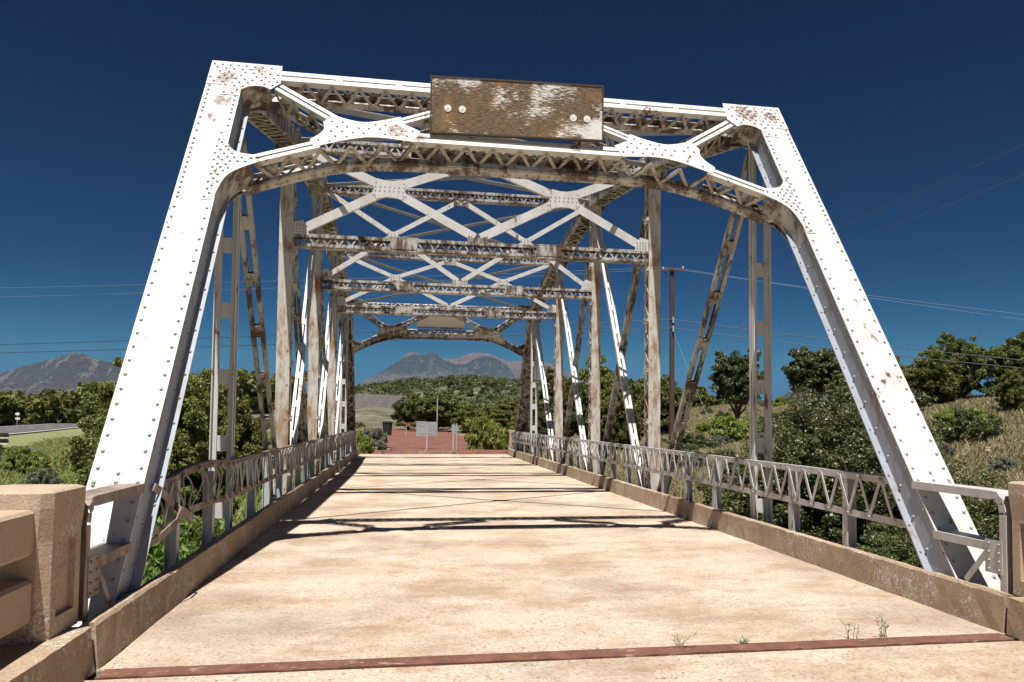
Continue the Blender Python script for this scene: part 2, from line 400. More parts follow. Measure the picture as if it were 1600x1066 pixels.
for far in (0, 1):
    f, fl = mxf(1, far)
    mb = MB(f, fl)            # front flanges
    lb = MB(f, fl); lc = MB(f, fl)            # back flanges, lacing
    for sx in (1, -1):
        for (A, B, w) in MEM:
            a = IP(A[0]*sx, A[1]); b = IP(B[0]*sx, B[1])
            if sx < 0: a, b = b, a
            mb.front(a, b, NP, w)
            lb.front(a-NP*(PD-.01), b-NP*(PD-.01), NP, w, True, -1)
            lc.lace(a, b, NP, w, PD, .17)
        # lower strut also carries the strong bottom angle seen from below, gusset to knee
        cv = cur([(0, 4.975), (1.25, 4.975), (1.95, 4.93), (2.48, 4.79), (3.0, 4.575), (3.26, 4.44)], 4)
        for A, B in zip(cv[:-1], cv[1:]):
            a, b = IP(A[0]*sx, A[1], -PD), IP(B[0]*sx, B[1], -PD)
            lb.bar(a, b, NP, .105, .014); lb.bar(a+NP*.05+V3((0, 0, .045)), b+NP*.05+V3((0, 0, .045)), up_n, .10, .012)
            lb.rivet((a+b)/2-V3((0, 0, .007)), V3((0, 0, -1)))
        lc.lace(IP(1.33*sx, 5.03), IP(2.46*sx, 4.86), NP, .02, PD, .17)
        # batten plates
        for (x, z, h) in ((3.0, 4.655, .2), (2.93, 6.02, .3), (1.15, 5.1, .2)):
            c = IP(x*sx, z, -PD/2)
            lb.bar(c-V3((h/2, 0, 0)), c+V3((h/2, 0, 0)), NP, PD-.06, .009)
    pfr = lb.build('portal_frame', 'brown', bridge)
    lc.build('lacing', 'brown' if far else 'tan', pfr)
    mb.build('front_flange', 'brown' if far else 'white', pfr)
    for sx in (1, -1):
        for nm, poly, st in (('top', TOPG, .10), ('mid', MIDG, .13), ('knee', KNG, .085)):
            g1 = MB(f, fl)
            pl = [(p[0]*sx, p[1]) for p in poly]
            g1.prism([IP(x, z, .008) for x, z in pl], NP, .009)
            gus_rivets(g1, pl, st, .035, hash(nm) % 5+3 if False else len(nm))
            g1.build('gusset_plate', 'brown' if far else 'white', pfr)
            if nm == 'mid' and not far: continue
            g2 = MB(f, fl); g2.prism([IP(x, z, -PD-.004) for x, z in pl if abs(x) < 3.47 or nm == 'mid'], NP, .009)
            g2.build('gusset_plate', 'brown', pfr)
        # curved soffit plates following knee and corner
        for crv in (cur([(2.50, 4.835), (3.09, 4.555), (3.25, 4.46), (3.37, 4.36), (3.43, 4.24), (3.465, 4.08), (3.475, 3.95)], 4)[:], cur([(3.12, 5.745), (3.22, 5.79), (3.37, 5.775), (3.47, 5.70)], 4)):
            st_i = 5 if len(crv) > 20 else 0
            sf = MB(f, fl)
            for i in range(st_i, len(crv)-1):
                a, b = crv[i], crv[i+1]
                sf.prism([IP(a[0]*sx, a[1], -.01), IP(b[0]*sx, b[1], -.01), IP(b[0]*sx, b[1], -.30), IP(a[0]*sx, a[1], -.30)], V3((-sx, 0, -1)), .010)
            sf.build('soffit_plate', 'brown', pfr)

# top chords, bottom chords
def jn(i, dx=0, dz=0, s=1): return V3((s*(TW+dx), PY[i], CZ[i]+dz))
for s in (1, -1):
    mb = MB()
    X = V3((1, 0, 0))
    for i in range(1, 5):
        a, b = jn(i, 0, 0, s), jn(i+1, 0, 0, s); d = (b-a).normalized(); n = X.cross(d).normalized()
        if n.z < 0: n = -n
        mb.bar(a+n*.14, b+n*.14, X, .43, .012)
        for k in (-1, 1):
            mb.bar(a+X*k*.195, b+X*k*.195, X, .013, .268); mb.bar(a+X*k*.175-n*.135, b+X*k*.175-n*.135, X, .07, .011)
            mb.rrow(a+X*k*.203+n*.10, b+X*k*.203+n*.10, .3, X*k); mb.rrow(a+X*k*.203-n*.10, b+X*k*.203-n*.10, .3, X*k)
        L = (b-a).length; q = int(L/.17)
        for j in range(q):
            k = 1 if (j//1) % 2 else -1
            mb.bar(a+d*L*j/q-X*k*.165-n*.145, a+d*L*(j+1)/q+X*k*.165-n*.145, d, .06, .008)
        # splice and batten plates
        for t in (.035, .965): c = a+(b-a)*t-n*.15; mb.bar(c-d*.16, c+d*.16, X, .38, .01)
    for i in (2, 3, 4):
        for k in (-1, 1):
            c = jn(i, 0, -.04, s)+X*k*.212; mb.bar(c-V3((0, .26, 0)), c+V3((0, .26, 0)), V3((0, 0, 1)), .42, .01)
            for u in (-.2, -.1, 0, .1, .2):
                for w in (-.14, -.03, .1): mb.rivet(c+V3((k*.006, u, w)), X*k)
    mb.build('top_chord', 'brown', bridge)
    mb = MB()
    for k in (-1, 1): mb.box(s*TW+k*.16-.01, s*TW+k*.16+.01, PY[0]+.1, PY[6]-.1, -.87, -.63)
    for i in range(1, 6):
        for k in (-1, 1): mb.box(s*TW+k*.18-.006, s*TW+k*.18+.006, PY[i]-.35, PY[i]+.35, -.95, -.4)
    mb.build('bottom_chord', 'grey', bridge)

# verticals
def batten(mb, c, d, side, n, w, h, riv=True):
    mb.bar(c-d*h/2, c+d*h/2, side, w, .009)
    if riv:
        for k in (-1, 1):
            for t in (-.3, 0, .3): mb.rivet(c+side*k*w*.38+d*t*h+n*.004, n, r=.012, h=.014); mb.rivet(c+side*k*w*.38+d*t*h-n*.004, -n, r=.012, h=.014)
X, Yv, Z = V3((1, 0, 0)), V3((0, 1, 0)), V3((0, 0, 1))
for s in (1, -1):
    for i in (1, 5):
        mb = MB(); x = s*TW
        for k in (-1, 1):
            for e in (-1, 1):
                cx = x+k*.10; cy = PY[i]+e*.012
                mb.box(cx-.006+k*.03, cx+.006+k*.03, cy, cy+e*.06, -.7, 5.75)
                mb.box(cx-.038, cx+.036, cy, cy+e*.009, -.7, 5.75)
        z = .45
        while z < 5.7: batten(mb, V3((x, PY[i], z)), Z, X, Yv, .20, .2); z += .85
        mb.build('hanger', 'white', bridge)
    for i in (2, 3, 4):
        mb = MB(); x = s*TW; zt = CZ[i]-.1
        for e in (-1, 1):
            mb.box(x-.118, x+.118, PY[i]+e*.135-.006, PY[i]+e*.135+.006, -.8, zt)
            for k in (-1, 1): mb.box(x+k*.118-.006, x+k*.118+.006, PY[i]+e*.14, PY[i]+e*.085, -.8, zt)
        for k in (-1, 1):
            z = .2; j = 0
            while z < zt-.3:
                z2 = z+.24; e = 1 if j % 2 else -1
                mb.bar((x+k*.128, PY[i]-e*.105, z), (x+k*.128, PY[i]+e*.105, z2), Z, .045, .007); z = z2; j += 1
        z = .5
        while z < zt-.3:
            mb.box(x-s*.126-.012, x-s*.126+.012, PY[i]-.125, PY[i]+.125, z, z+.13)
            mb.box(x-s*.16-.03, x-s*.16+.03, PY[i]-.15, PY[i]-.11, z+.04, z+.075)
            for e in (-1, 1):
                for t in (.03, .10): mb.rivet(V3((x-s*.14, PY[i]+e*.1, z+t)), V3((-s, 0, 0)), r=.016, h=.025)
            z += 1.05
        mb.rrow((x-s*.085, PY[i]-.142, .3), (x-s*.085, PY[i]-.142, zt-.1), .62, -Yv, r=.014, h=.018)
        mb.rrow((x+.126, PY[i]-.11, .3), (x+.126, PY[i]-.11, zt-.1), .62, X, r=.014, h=.018)
        mb.build('vertical_post', 'post', bridge)
# diagonals
def diag(s, a, b, w, mat, sp=.8, dx=0, h=.2):
    mb = MB(); A, B = V3((s*(TW+dx), PY[a], CZ[a]-.1)), V3((s*(TW+dx), PY[b], -.6)); d = (B-A).normalized(); nn = d.cross(X).normalized()
    for k in (-1, 1):
        mb.bar(A+X*k*w/2, B+X*k*w/2, X, .010, .075); mb.bar(A+X*k*(w/2-.028)+nn*.035, B+X*k*(w/2-.028)+nn*.035, X, .062, .009)
        mb.bar(A+X*k*(w/2-.028)-nn*.035, B+X*k*(w/2-.028)-nn*.035, X, .062, .009)
    L = (B-A).length; q = int(L/sp)
    for j in range(1, q): c = A+d*L*j/q; batten(mb, c-nn*.042, d, X, nn, w, h); batten(mb, c+nn*.042, d, X, nn, w, h, False)
    return mb.build('diagonal', mat, bridge)
for s in (1, -1):
    diag(s, 1, 2, .20, 'brown'); diag(s, 5, 4, .17, 'white')  # sun-facing diagonals white, down-facing ones brown: lit and shaded tones painted in
    diag(s, 2, 3, .15, 'brown', .7, .045); diag(s, 3, 2, .15, 'white', .7, -.045, .16)
    diag(s, 3, 4, .15, 'brown', .7, .045); diag(s, 4, 3, .15, 'white', .7, -.045, .16)

# sway frames
for i in (2, 3, 4):
    y = PY[i]-.11; n = -Yv; zt = CZ[i]-.1; zb = 5.04 if i < 4 else 5.10; zn = {2: 6.13, 3: 6.38, 4: 6.16}[i]
    mb = MB(); T3 = lambda x, z: V3((x, y, z))
    for z, w in ((zb, .25), (zt, .25)):
        for e in (-1, 1):
            mb.bar(T3(-3.56, z+e*w/2)+Yv*.11, T3(3.56, z+e*w/2)+Yv*.11, Yv, .19, .010)
            for q in (0, .21): mb.bar(T3(-3.56, z+e*(w/2-.035))+Yv*(q+.005), T3(3.56, z+e*(w/2-.035))+Yv*(q+.005), Z, .06, .009)
        for q in (.018, .2):
            k = 0; x = -3.5
            while x < 3.5:
                e = 1 if k % 2 else -1
                mb.bar(T3(x, z-e*(w/2-.04))+Yv*q, T3(x+.115, z+e*(w/2-.04))+Yv*q, X, .032, .006); x += .115; k += 1
        for c in (-1.45, 1.45):
            if z == zb: 
                for e in (-1, 1): mb.box(c-.28, c+.28, y+.0, y+.22, z+e*(w/2+.008)-.004, z+e*(w/2+.008)+.014)
                mb.box(c-.26, c+.26, y-.008, y-.002, z-.09, z+.09)
        mb.rrow(T3(-3.4, z+w/2-.035)+n*.001, T3(3.4, z+w/2-.035)+n*.001, .2, n, r=.012); mb.rrow(T3(-3.4, z-w/2+.035)+n*.001, T3(3.4, z-w/2+.035)+n*.001, .2, n, r=.012)
    sw = mb.build('sway_frame', 'brown', bridge)
    w = .17 if i == 2 else .12
    gy = .02 if i == 2 else .05
    for s in (1, -1):
        mb = MB()
        ends = ((3.5, zt-.05), (3.38, zb+.22), (.06, zb+.22), (.06, zt-.16))
        for (ex, ez) in ends:
            a = T3(s*1.75, zn); b = T3(s*ex, ez)
            dd = (b-a).normalized(); v = n.cross(dd)
            mb.bar(a+dd*.1+Yv*.012, b+Yv*.012, v, w, .010); mb.bar(a+dd*.1+Yv*.05+v*(w/2-.006), b+Yv*.05+v*(w/2-.006), v, .010, .075)
        mb.build('sway_diagonal', 'white', sw)
        gp = MB(); hw, hh = (.34, .2) if i == 2 else (.16, .11)
        o = [(-1, -.55), (-.72, -1), (-.2, -.82), (.2, -.82), (.72, -1), (1, -.55), (.86, 0), (1, .55), (.72, 1), (.2, .82), (-.2, .82), (-.72, 1), (-1, .55), (-.86, 0)]
        gp.prism([T3(s*1.75+px*hw, zn+pz*hh) for px, pz in o], n, .010)
        for px in np.linspace(-.8, .8, 7 if i == 2 else 4):
            for pz in (-.6, -.2, .2, .6):
                if abs(px) > .55 or abs(pz) < .5: gp.rivet(T3(s*1.75+(px+.05*pz)*hw, zn+pz*hh), n, r=.013, h=.012)
        # end plates
        gp.build('gusset_plate', 'white', sw); gp = MB()
        for (ex, ez, a, b) in ((3.40, zb+.24, .15, .15),):
            gp.prism([T3(s*(ex-a), ez-b+.02), T3(s*(ex+a), ez-b+.02), T3(s*(ex+a), ez+b*.7), T3(s*(ex-a*.2), ez+b)], n, .010)
            for u in (-.09, -.03, .03, .09):
                for q in (-.08, -.02, .04): gp.rivet(T3(s*(ex+u), ez+q), n, r=.013, h=.014)
        gp.build('gusset_plate', 'white', sw)
    for ez in (zb+.19, zt-.2):
        cp = MB()
        cp.prism([T3(-.2, ez-.08), T3(.2, ez-.08), T3(.2, ez+.07), T3(.1, ez+.02), T3(-.1, ez+.02), T3(-.2, ez+.07)], n, .012)
        for u in (-.17, -.12, .12, .17):
            for q in (-.055, 0, .04): cp.rivet(T3(u, ez+q), n, r=.013, h=.014)
        cp.build('gusset_plate', 'brown', sw)

# top lateral bracing
for i in range(1, 5):
    for s in (1, -1):
        mb = MB(); a = V3((s*3.5, PY[i]+.1, CZ[i]-.02)); b = V3((-s*3.5, PY[i+1]-.1, CZ[i+1]-.02)); o = Z*(.012*s)
        mb.bar(a+o, b+o, Yv, .075, .009); mb.bar(a+o-Z*.04, b+o-Z*.04, Z, .07, .009)
        if s > 0:
            c = (a+b)/2; mb.box(c.x-.16, c.x+.16, c.y-.12, c.y+.12, c.z+.03, c.z+.04)
        mb.build('lateral_brace', 'grey', bridge)
# floor beams
mb = None
for i in range(7):
    mb = MB(); yy = PY[i]+(.25 if i == 0 else -.25 if i == 6 else 0)
    mb.box(-3.45, 3.45, yy-.006, yy+.006, -.85, -.32)
    for z in (-.86, -.315): mb.box(-3.45, 3.45, yy-.1, yy+.1, z-.008, z+.008)
    mb.build('floor_beam', 'brown', bridge)

# ------------------------------------------------------------------ deck, kerbs, approach
DE = PY[6]+.1
def slab(name, x0, x1, y0, y1, z0, z1, mat, nx=1, ny=1):
    mb = MB(); mb.box(x0, x1, y0, y1, z0, z1); return mb.build(name, mat)
tag(slab('bridge_deck', -KB-.14, KB+.14, 4.975, DE, -.26, 0, 'deck'), kind='structure')
tag(slab('approach_road', -4.2, 4.2, -14, 4.81, -.26, -.004, 'deck'), kind='structure')
mb = MB()
rj = random.Random(3)
xs = np.linspace(-3.27, 3.27, 60)
pts = [V3((x, 4.978+rj.uniform(-.003, .003), .006)) for x in xs]+[V3((x, 4.826+rj.uniform(-.016, .010), .006)) for x in xs[::-1]]
mb.prism(pts, Z, .02); o = mb.build('joint_plate', 'joint'); tag(o, 'rust red steel expansion joint plate crossing the roadway at the near end of the bridge', 'joint plate')
def kerb(x0, s, y0, y1, w, seed, h=.30):
    """eroded kerb: swept section with worn arris"""
    rnd = random.Random(seed); n = max(2, int((y1-y0)/.11)); vs = []; prof_n = 6
    mb = MB()
    ph = [rnd.uniform(0, 6) for _ in range(4)]
    for i in range(n+1):
        y = y0+(y1-y0)*i/n
        j = lambda a: rnd.uniform(-a, a)
        wav = .012*math.sin(y*1.3+ph[0])+.006*math.sin(y*4.1+ph[1])
        b = .010+abs(j(.008)); e = 0 if 0 < i < n else .006
        inner = KB+wav*.6
        pr = [(inner-.012+j(.006), -.002), (inner+j(.004)+e, .14), (inner+.012+e, h-b+j(.004)-e), (inner+.012+b*1.1+e, h+j(.003)+.01*math.sin(y*.9+ph[2])-e), (KB+w-.03, h-.004+j(.004)-e), (KB+w, h-.03+j(.008)), (KB+w, -.30)]
        vs += [V3((s*px, y, pz)) for px, pz in pr]
    k = 7; fs = []
    for i in range(n):
        for q in range(k-1):
            a = i*k+q; fs.append((a, a+1, a+k+1, a+k) if s < 0 else (a, a+k, a+k+1, a+1))
    fs += [tuple(range(k)) if s > 0 else tuple(reversed(range(k))), tuple(reversed(range(n*k, n*k+k))) if s > 0 else tuple(range(n*k, n*k+k))]
    mb.add(vs, fs)
    return mb
for s in (1, -1):
    mb = MB()
    joints = [4.985, 12.9, 13.55, 17.2, 17.85, 21.6, 22.3, 26.0, 26.6, 30.2, DE]
    for i in range(len(joints)-1):
        q = kerb(0, s, joints[i]+.006, joints[i+1]-.006, .13, i+10*s, .30)
        mb.add(q.v, q.f)
    tag(mb.build('kerb', 'kerb'), kind='structure')
    q = kerb(0, s, -14, 4.955, .90, 77+s, .30); tag(q.build('kerb', 'kerb'), kind='structure')
# abutments
for y0, y1 in ((3.6, 4.8), (DE+.02, DE+1.2)):
    tag(slab('abutment', -4.15, 4.15, y0, y1, -5.5, -.27, 'conc2'), 'concrete abutment block under the '+('near' if y0 < 10 else 'far')+' end of the truss bridge', 'abutment')
tag(slab('far_landing', -KB, KB, DE+.02, DE+.6, -.26, -.006, 'deck'), kind='structure')

# concrete end posts with rails
def concrete_post(s, y0, y1, xi, xo, z0, z1, lab, name='concrete_post'):
    mb = MB(); c = .06; tp = .03
    root = tag(empty(name, (s*(xi+xo)/2, (y0+y1)/2, z0)), lab, 'concrete post', 'concrete posts at the corners of the bridge')
    L = root.location.copy()
    def ring(z, e, cc): 
        a, b, u, w = xi-e, xo+e, y0-e, y1+e
        return [V3((s*x, y, z))-L for x, y in ((a+cc, u), (b-cc, u), (b, u+cc), (b, w-cc), (b-cc, w), (a+cc, w), (a, w-cc), (a, u+cc))]
    rings = [ring(z0, 0, c), ring(z1-.30, 0, c), ring(z1-.10, .012, c*.9), ring(z1-.012, .012, c*.9), ring(z1, -.005, c*.9)]
    vs = sum(rings, []); k = 8
    fs = [(i*k+j, i*k+(j+1) % k, (i+1)*k+(j+1) % k, (i+1)*k+j) if s > 0 else (i*k+(j+1) % k, i*k+j, (i+1)*k+j, (i+1)*k+(j+1) % k) for i in range(4) for j in range(k)]
    fs += [tuple(range(4*k, 5*k)) if s > 0 else tuple(reversed(range(4*k, 5*k)))]
    # inner face (edge 6-7) of the lowest band gets a recessed panel
    mb.add(vs, [f for n, f in enumerate(fs) if n != 6])
    a, u, w = xi, y0+c, y1-c; zt = z1-.30
    def q(y, z, d=0): return V3((s*(a+d), y, z))-L
    iy0, iy1, iz0, iz1, dp = u+.07, w-.07, z0+.12, zt-.02, .035
    O = [q(u, z0), q(w, z0), q(w, zt), q(u, zt)]; I = [q(iy0, iz0), q(iy1, iz0), q(iy1, iz1), q(iy0, iz1)]; J = [q(iy0, iz0, dp), q(iy1, iz0, dp), q(iy1, iz1, dp), q(iy0, iz1, dp)]
    vs = O+I+J; fs = []
    for j in range(4):
        fs += [(j, (j+1) % 4, (j+1) % 4+4, j+4), (j+4, (j+1) % 4+4, (j+1) % 4+8, j+8)]
    fs.append((8, 9, 10, 11))
    mb.add(vs, fs)
    mb.build('shaft', 'conc', root)
    return root, L
LABS = {(-1, 0): 'tan concrete post with peeling white paint and a recessed panel at the near left corner', (1, 0): 'tan concrete post cut by the right edge of the picture beside the riveted end rail',
        (-1, 1): 'small weathered concrete post at the far left end of the bridge', (1, 1): 'small weathered concrete post at the far right end of the bridge'}
for s in (-1, 1):
    r, L = concrete_post(s, 4.60, 5.10, 3.47, 3.97, .29, 1.185, LABS[(s, 0)])
    r, L = concrete_post(s, DE+.25, DE+.7, 3.47, 3.9, -.1, 1.12, LABS[(s, 1)])
    cr = tag(empty('concrete_railing', (s*3.66, 2, .3)), 'pale concrete balustrade of two thick rails running back from the near left post' if s < 0 else 'concrete balustrade of two thick rails behind the near right post', 'railing')
    L = cr.location
    for (z0, z1) in ((.81, 1.08), (.41, .67)):
        mb = MB(); y0, y1 = -9, 4.595; a, b = 3.545, 3.80; c = .02
        pr = [(a+c, z0), (b-c, z0), (b, z0+c), (b, z1-c), (b-c, z1), (a+c, z1), (a, z1-c), (a, z0+c)]
        vs = [V3((s*x, y, z))-L for y in (y0, y1) for x, z in pr]
        fs = [(j, (j+1) % 8, (j+1) % 8+8, j+8) for j in range(8)]+[tuple(reversed(range(8))), tuple(range(8, 16))]
        if s > 0: fs = [tuple(reversed(f)) for f in fs]
        mb.add(vs, fs); mb.build('rail', 'conc2', cr)
    for yy in (3.95, 2.2, .4, -1.4, -3.2, -5, -6.8):
        mb = MB(); mb.box(s*3.56-L.x, s*3.86-L.x, yy-.12-L.y, yy+.12-L.y, .29-L.z, 1.05-L.z); mb.build('baluster', 'conc', cr)

# end rails between concrete post and end post (part of the bridge)
for s in (1, -1):
    for far in (0, 1):
        f, fl = mxf(s, far); mb = MB(f, fl)
        xi, xo = 3.462, 3.67
        for z, sc in ((1.09, 1), (.66, 0)):
            ye_ = YE+HK*z
            yA = 5.11 if sc else 5.16
            mb.box(xi, xo, yA+.12*sc, ye_+.0, z-.008, z+.004)      # horizontal flange
            mb.box(xi-.008, xi, yA+.12*sc, ye_+.02, z-.065, z+.006)
            if sc:    # bent corner going down by the post
                pr = [(5.23, z+.004), (5.17, z-.02), (5.13, z-.07), (5.115, z-.15), (5.115, .28)]
                for (a, b) in zip(pr[:-1], pr[1:]):
                    mb.bar((xi-.004, a[0], a[1]-.03), (xi-.004, b[0], b[1]-.01), Yv, .065, .008)
                    mb.bar((xi+.09, a[0], a[1]), (xi+.09, b[0], b[1]), X, .17, .008)
        mb.box(xi-.014, xi-.008, 5.12, 5.29, .42, .69)
        mb.bar((xi-.012, 5.26, .6), (xi-.012, 5.50, .30), Yv, .05, .008)
        for u in (5.15, 5.25):
            for w in (.45, .52, .59, .66): mb.rivet((xi-.014, u, w), (-1, 0, 0), r=.014)
        mb.build('end_rail', 'railrust' if s < 0 else 'rail', bridge)

# lattice railings
for s in (1, -1):
    rl = MB(); rnd = random.Random(5+s); x0 = 3.475
    def bend(y):
        if s < 0:       # near-left crumpled end
            t = max(0, 1-(y-6.2)/2.9); b = .10*t*t+(.035*math.sin(y*7) if t > 0 else 0)*t; dz = -.05*t*math.sin(y*3)+.05*math.exp(-((y-8.2)/.7)**2)
            return b-.06*math.exp(-((y-8.3)/.8)**2), dz
        return .05*math.exp(-((y-20.5)/2.0)**2)*math.sin(y*2.2), 0
    ys = np.arange(6.42 if s > 0 else 6.35, PY[6]+.0, .24); ys2 = np.arange(6.15, PY[6]+.0, .24)
    def sweep(mb, ys, zc, h, dd):
        for a, b in zip(ys[:-1], ys[1:]):
            ba, za = bend(a); bb, zb_ = bend(b)
            mb.bar((s*(x0+ba+dd), a, zc+za), (s*(x0+bb+dd), b+.004, zc+zb_), Z, h, .010)
    root = MB(); sweep(root, ys, 1.068, .072, 0)
    for a, b in zip(ys[:-1], ys[1:]):
        ba, za = bend(a); bb, zb_ = bend(b); root.bar((s*(x0+ba+.03), a, 1.104+za), (s*(x0+bb+.03), b, 1.104+zb_), X, .06, .007)
    mm = 'rail' if s > 0 else 'railrust'
    rr = root.build('railing', mm, bridge)
    mb = MB(); sweep(mb, ys2, .665, .072, 0); mb.build('bottom_rail', mm, rr)
    lt = MB(); pitch = .355; y = 6.605; k = 0
    while y < PY[6]-.3:
        for q in (0, 1):
            ya, yb = (y, y-pitch/2) if q == 0 else (y, y+pitch/2)
            ba, za = bend(ya); bb, zb_ = bend(yb)
            A = V3((s*(x0-.012-q*.0115+ba), ya, 1.07+za)); B = V3((s*(x0-.012-q*.0115+bb), yb, .665+zb_))
            crumple = (s < 0 and y < 9.3 and rnd.random() < .85) or (s > 0 and 17 < y < 25 and rnd.random() < .8)
            if crumple:
                f0 = len(lt.f)
                am = (.10 if s < 0 else .12)*rnd.uniform(.3, 1); amy = rnd.uniform(-.08, .10)
                pts = [A+(B-A)*t+V3((-s*am*.4*math.sin(math.pi*t), amy*math.sin(2*math.pi*t)+.06*math.sin(math.pi*t), 0)) for t in np.linspace(0, 1, 7)]
                for a, b in zip(pts[:-1], pts[1:]): lt.bar(a, b, Yv, .022, .010)
                if s < 0: lt.rf.append((f0, len(lt.f)))
            else:
                lt.bar(A, B, Yv, .036, .010)
        b0, z0 = bend(y); lt.rivet((s*(x0-.03+b0), y, 1.072+z0), (-s, 0, 0), r=.019, h=.014)
        b0, z0 = bend(y+pitch/2); lt.rivet((s*(x0-.03+b0), y+pitch/2, .665+z0), (-s, 0, 0), r=.019, h=.014)
        y += pitch
    lt.build('lattice', 'rail', rr)
    if s < 0:      # torn strip hanging at the near end
        mb = MB()
        pts = [(-3.44, 6.3, 1.05), (-3.40, 6.42, .98), (-3.38, 6.6, .88), (-3.42, 6.8, .80), (-3.40, 7.0, .76), (-3.36, 7.15, .66)]
        for a, b in zip(pts[:-1], pts[1:]): mb.bar(a, b, Z, .07, .012)
        pts = [(-3.42, 6.75, .86), (-3.34, 6.7, .80), (-3.33, 6.55, .72), (-3.38, 6.35, .64), (-3.42, 6.2, .60)]
        for a, b in zip(pts[:-1], pts[1:]): mb.bar(a, b, Z, .06, .012)
        tag(mb.build('bent_strip', 'railrust', rr), 'torn and twisted rail strip hanging beside the left end post')
    for j in range(2, 24):
        yy = Y0+j*P/4
        if j % 4 == 0 and j not in (): continue
        b0, _ = bend(yy); mb = MB(); xx = s*(x0+.055+max(0, b0))
        mb.box(xx-.05, xx+.05, yy-.005, yy+.005, -.2, 1.03); mb.box(xx-s*.05-.005, xx-s*.05+.005, yy-.045, yy+.045, -.2, 1.03)
        mb.box(xx+s*.05-.005, xx+s*.05+.005, yy-.045, yy+.045, -.2, 1.03)
        mb.build('rail_post', 'grey', rr)

# ------------------------------------------------------------------ sign board on the portal
def board_mat():
    k = NT('weathered_board', .9)
    st = k.mapv((6, 1, 34))
    g1 = k.noise(2.2, 8, .78, vec=st); 
    zone = k.noise(1.5, 3, .5, vec=k.mapv((1.0, 1, 1.2)), lo=.40, hi=.64)
    c = k.mix(k.ramp(g1, .38, .60), (.04, .027, .018), (.22, .145, .085))
    c = k.mix(k.mul(k.noise(3, 5, .6, lo=.5, hi=.62), .7), c, (.25, .15, .06))
    th = k.mul(g1, k.mul(zone, .30), 'ADD')
    c = k.mix(k.ramp(th, .68, .73), c, (.74, .72, .68))
    k.base(c); k.bump(g1, .6, .006); return k.m
M['board'] = board_mat()
k_ = NT('board_edge', .9); k_.base(k_.mix(k_.noise(9, 5), (.045, .03, .022), (.1, .06, .04))); M['edge'] = k_.m
k_ = NT('white_washer', .5); k_.base(k_.mix(k_.noise(30, 4, lo=.5, hi=.8), (.8, .78, .76), (.5, .35, .3))); M['washer'] = k_.m
SY = 8.655
sb0 = V3((-.03, SY, 5.2))
sign = tag(empty('name_board', sb0), 'blank weathered wooden name board with flaking white paint bolted across the near portal', 'sign board')
OB = lambda p: V3(p)-sb0
bx = V3((1, 0, .025)).normalized(); A, B = V3((-1.12, SY, 5.535)), V3((1.06, SY, 5.59)); hw = .345
mb = MB(OB); mb.bar(A, B, Z, 2*hw, .036); mb.build('board', 'board', sign)
mb = MB(OB)
for e in (-1, 1): mb.bar(A+Z*e*(hw+.009), B+Z*e*(hw+.009), Z, .018, .05)
for c in (A-X*.009, B+X*.009): mb.bar(c-Z*(hw+.018), c+Z*(hw+.018), X, .018, .05)
mb.build('board_frame', 'edge', sign)
for x in (-.92, -.74, .68, .86):
    mb = MB(OB); c = V3((x, SY-.018, 5.50)); mb.tube([c, c-Yv*.006], .045, 18); mb.tube([c-Yv*.006, c-Yv*.010], .012, 6); mb.build('bolt', 'washer', sign)
for x in (-.83, .77):
    mb = MB(OB); mb.bar((x, SY+.022, 5.16), (x, SY+.022, 5.86), X, .05, .006); mb.bar((x, SY+.02, 5.83), (x, SY+.60, 5.93), Z, .04, .006); mb.build('bracket', 'brown', sign)
up_in = V3((0, HK, 1)).normalized()
# old painted board on the far portal
fb0 = V3((0, 2*YM-(YE+HK*5.2), 5.2)); f, fl = mxf(1, 1)
sign2 = tag(empty('name_board', fb0), 'white painted back of a board fixed behind the far portal brace', 'sign board')
mb = MB(lambda p: f(p)-fb0, fl); mb.bar(IP(-.95, 5.50, .03), IP(.95, 5.50, .03), up_in, .62, .03); mb.build('board', 'washer', sign2)
mb = MB(lambda p: f(p)-fb0, fl)
for z in (5.25, 5.75): mb.bar(IP(-.98, z, .005), IP(.98, z, .005), up_in, .05, .02)
mb.build('batten', 'brown', sign2)

# ------------------------------------------------------------------ roads, gravel, far structures
def ribbon(name, path, w, mat, dz, z=None, segs=6, samp=3.0):
    pts = []
    P2 = [np.array(p, float) for p in path]
    for i in range(len(P2)-1):
        p0, p1, p2, p3 = P2[max(i-1, 0)], P2[i], P2[i+1], P2[min(i+2, len(P2)-1)]
        n = max(2, int(np.linalg.norm(p2-p1)/samp))
        for j in range(n):
            t = j/n; pts.append(.5*(2*p1+(p2-p0)*t+(2*p0-5*p1+4*p2-p3)*t*t+(3*p1-p0-3*p2+p3)*t**3))
    pts.append(P2[-1]); pts = np.array(pts); d = np.gradient(pts, axis=0); d /= np.linalg.norm(d, axis=1)[:, None]; nn = np.stack([d[:, 1], -d[:, 0]], 1)
    us = np.linspace(w[0], w[1], segs+1)
    co = []
    for i in range(len(pts)):
        zc = roadz(pts[i]) if z == 'road' else None
        for u in us:
            q = pts[i]+nn[i]*u
            co.append((q[0], q[1], (zc if zc is not None else float(zg(q[0], q[1])))+dz))
    k = segs+1; f = np.array([(i*k+j, i*k+j+1, (i+1)*k+j+1, (i+1)*k+j) for i in range(len(pts)-1) for j in range(segs)])
    return np_mesh(name, np.array(co), f, mat, True)
def roadz(p): return .12
k_ = NT('asphalt', .9); k_.base(k_.mix(k_.noise(.8, 6, .7, lo=.3, hi=.7), (.075, .07, .068), (.12, .11, .105))); k_.bump(k_.noise(60, 3), .3); M['asphalt'] = k_.m
k_ = NT('road_paint', .7); k_.base((.7, .7, .67)); M['line'] = k_.m
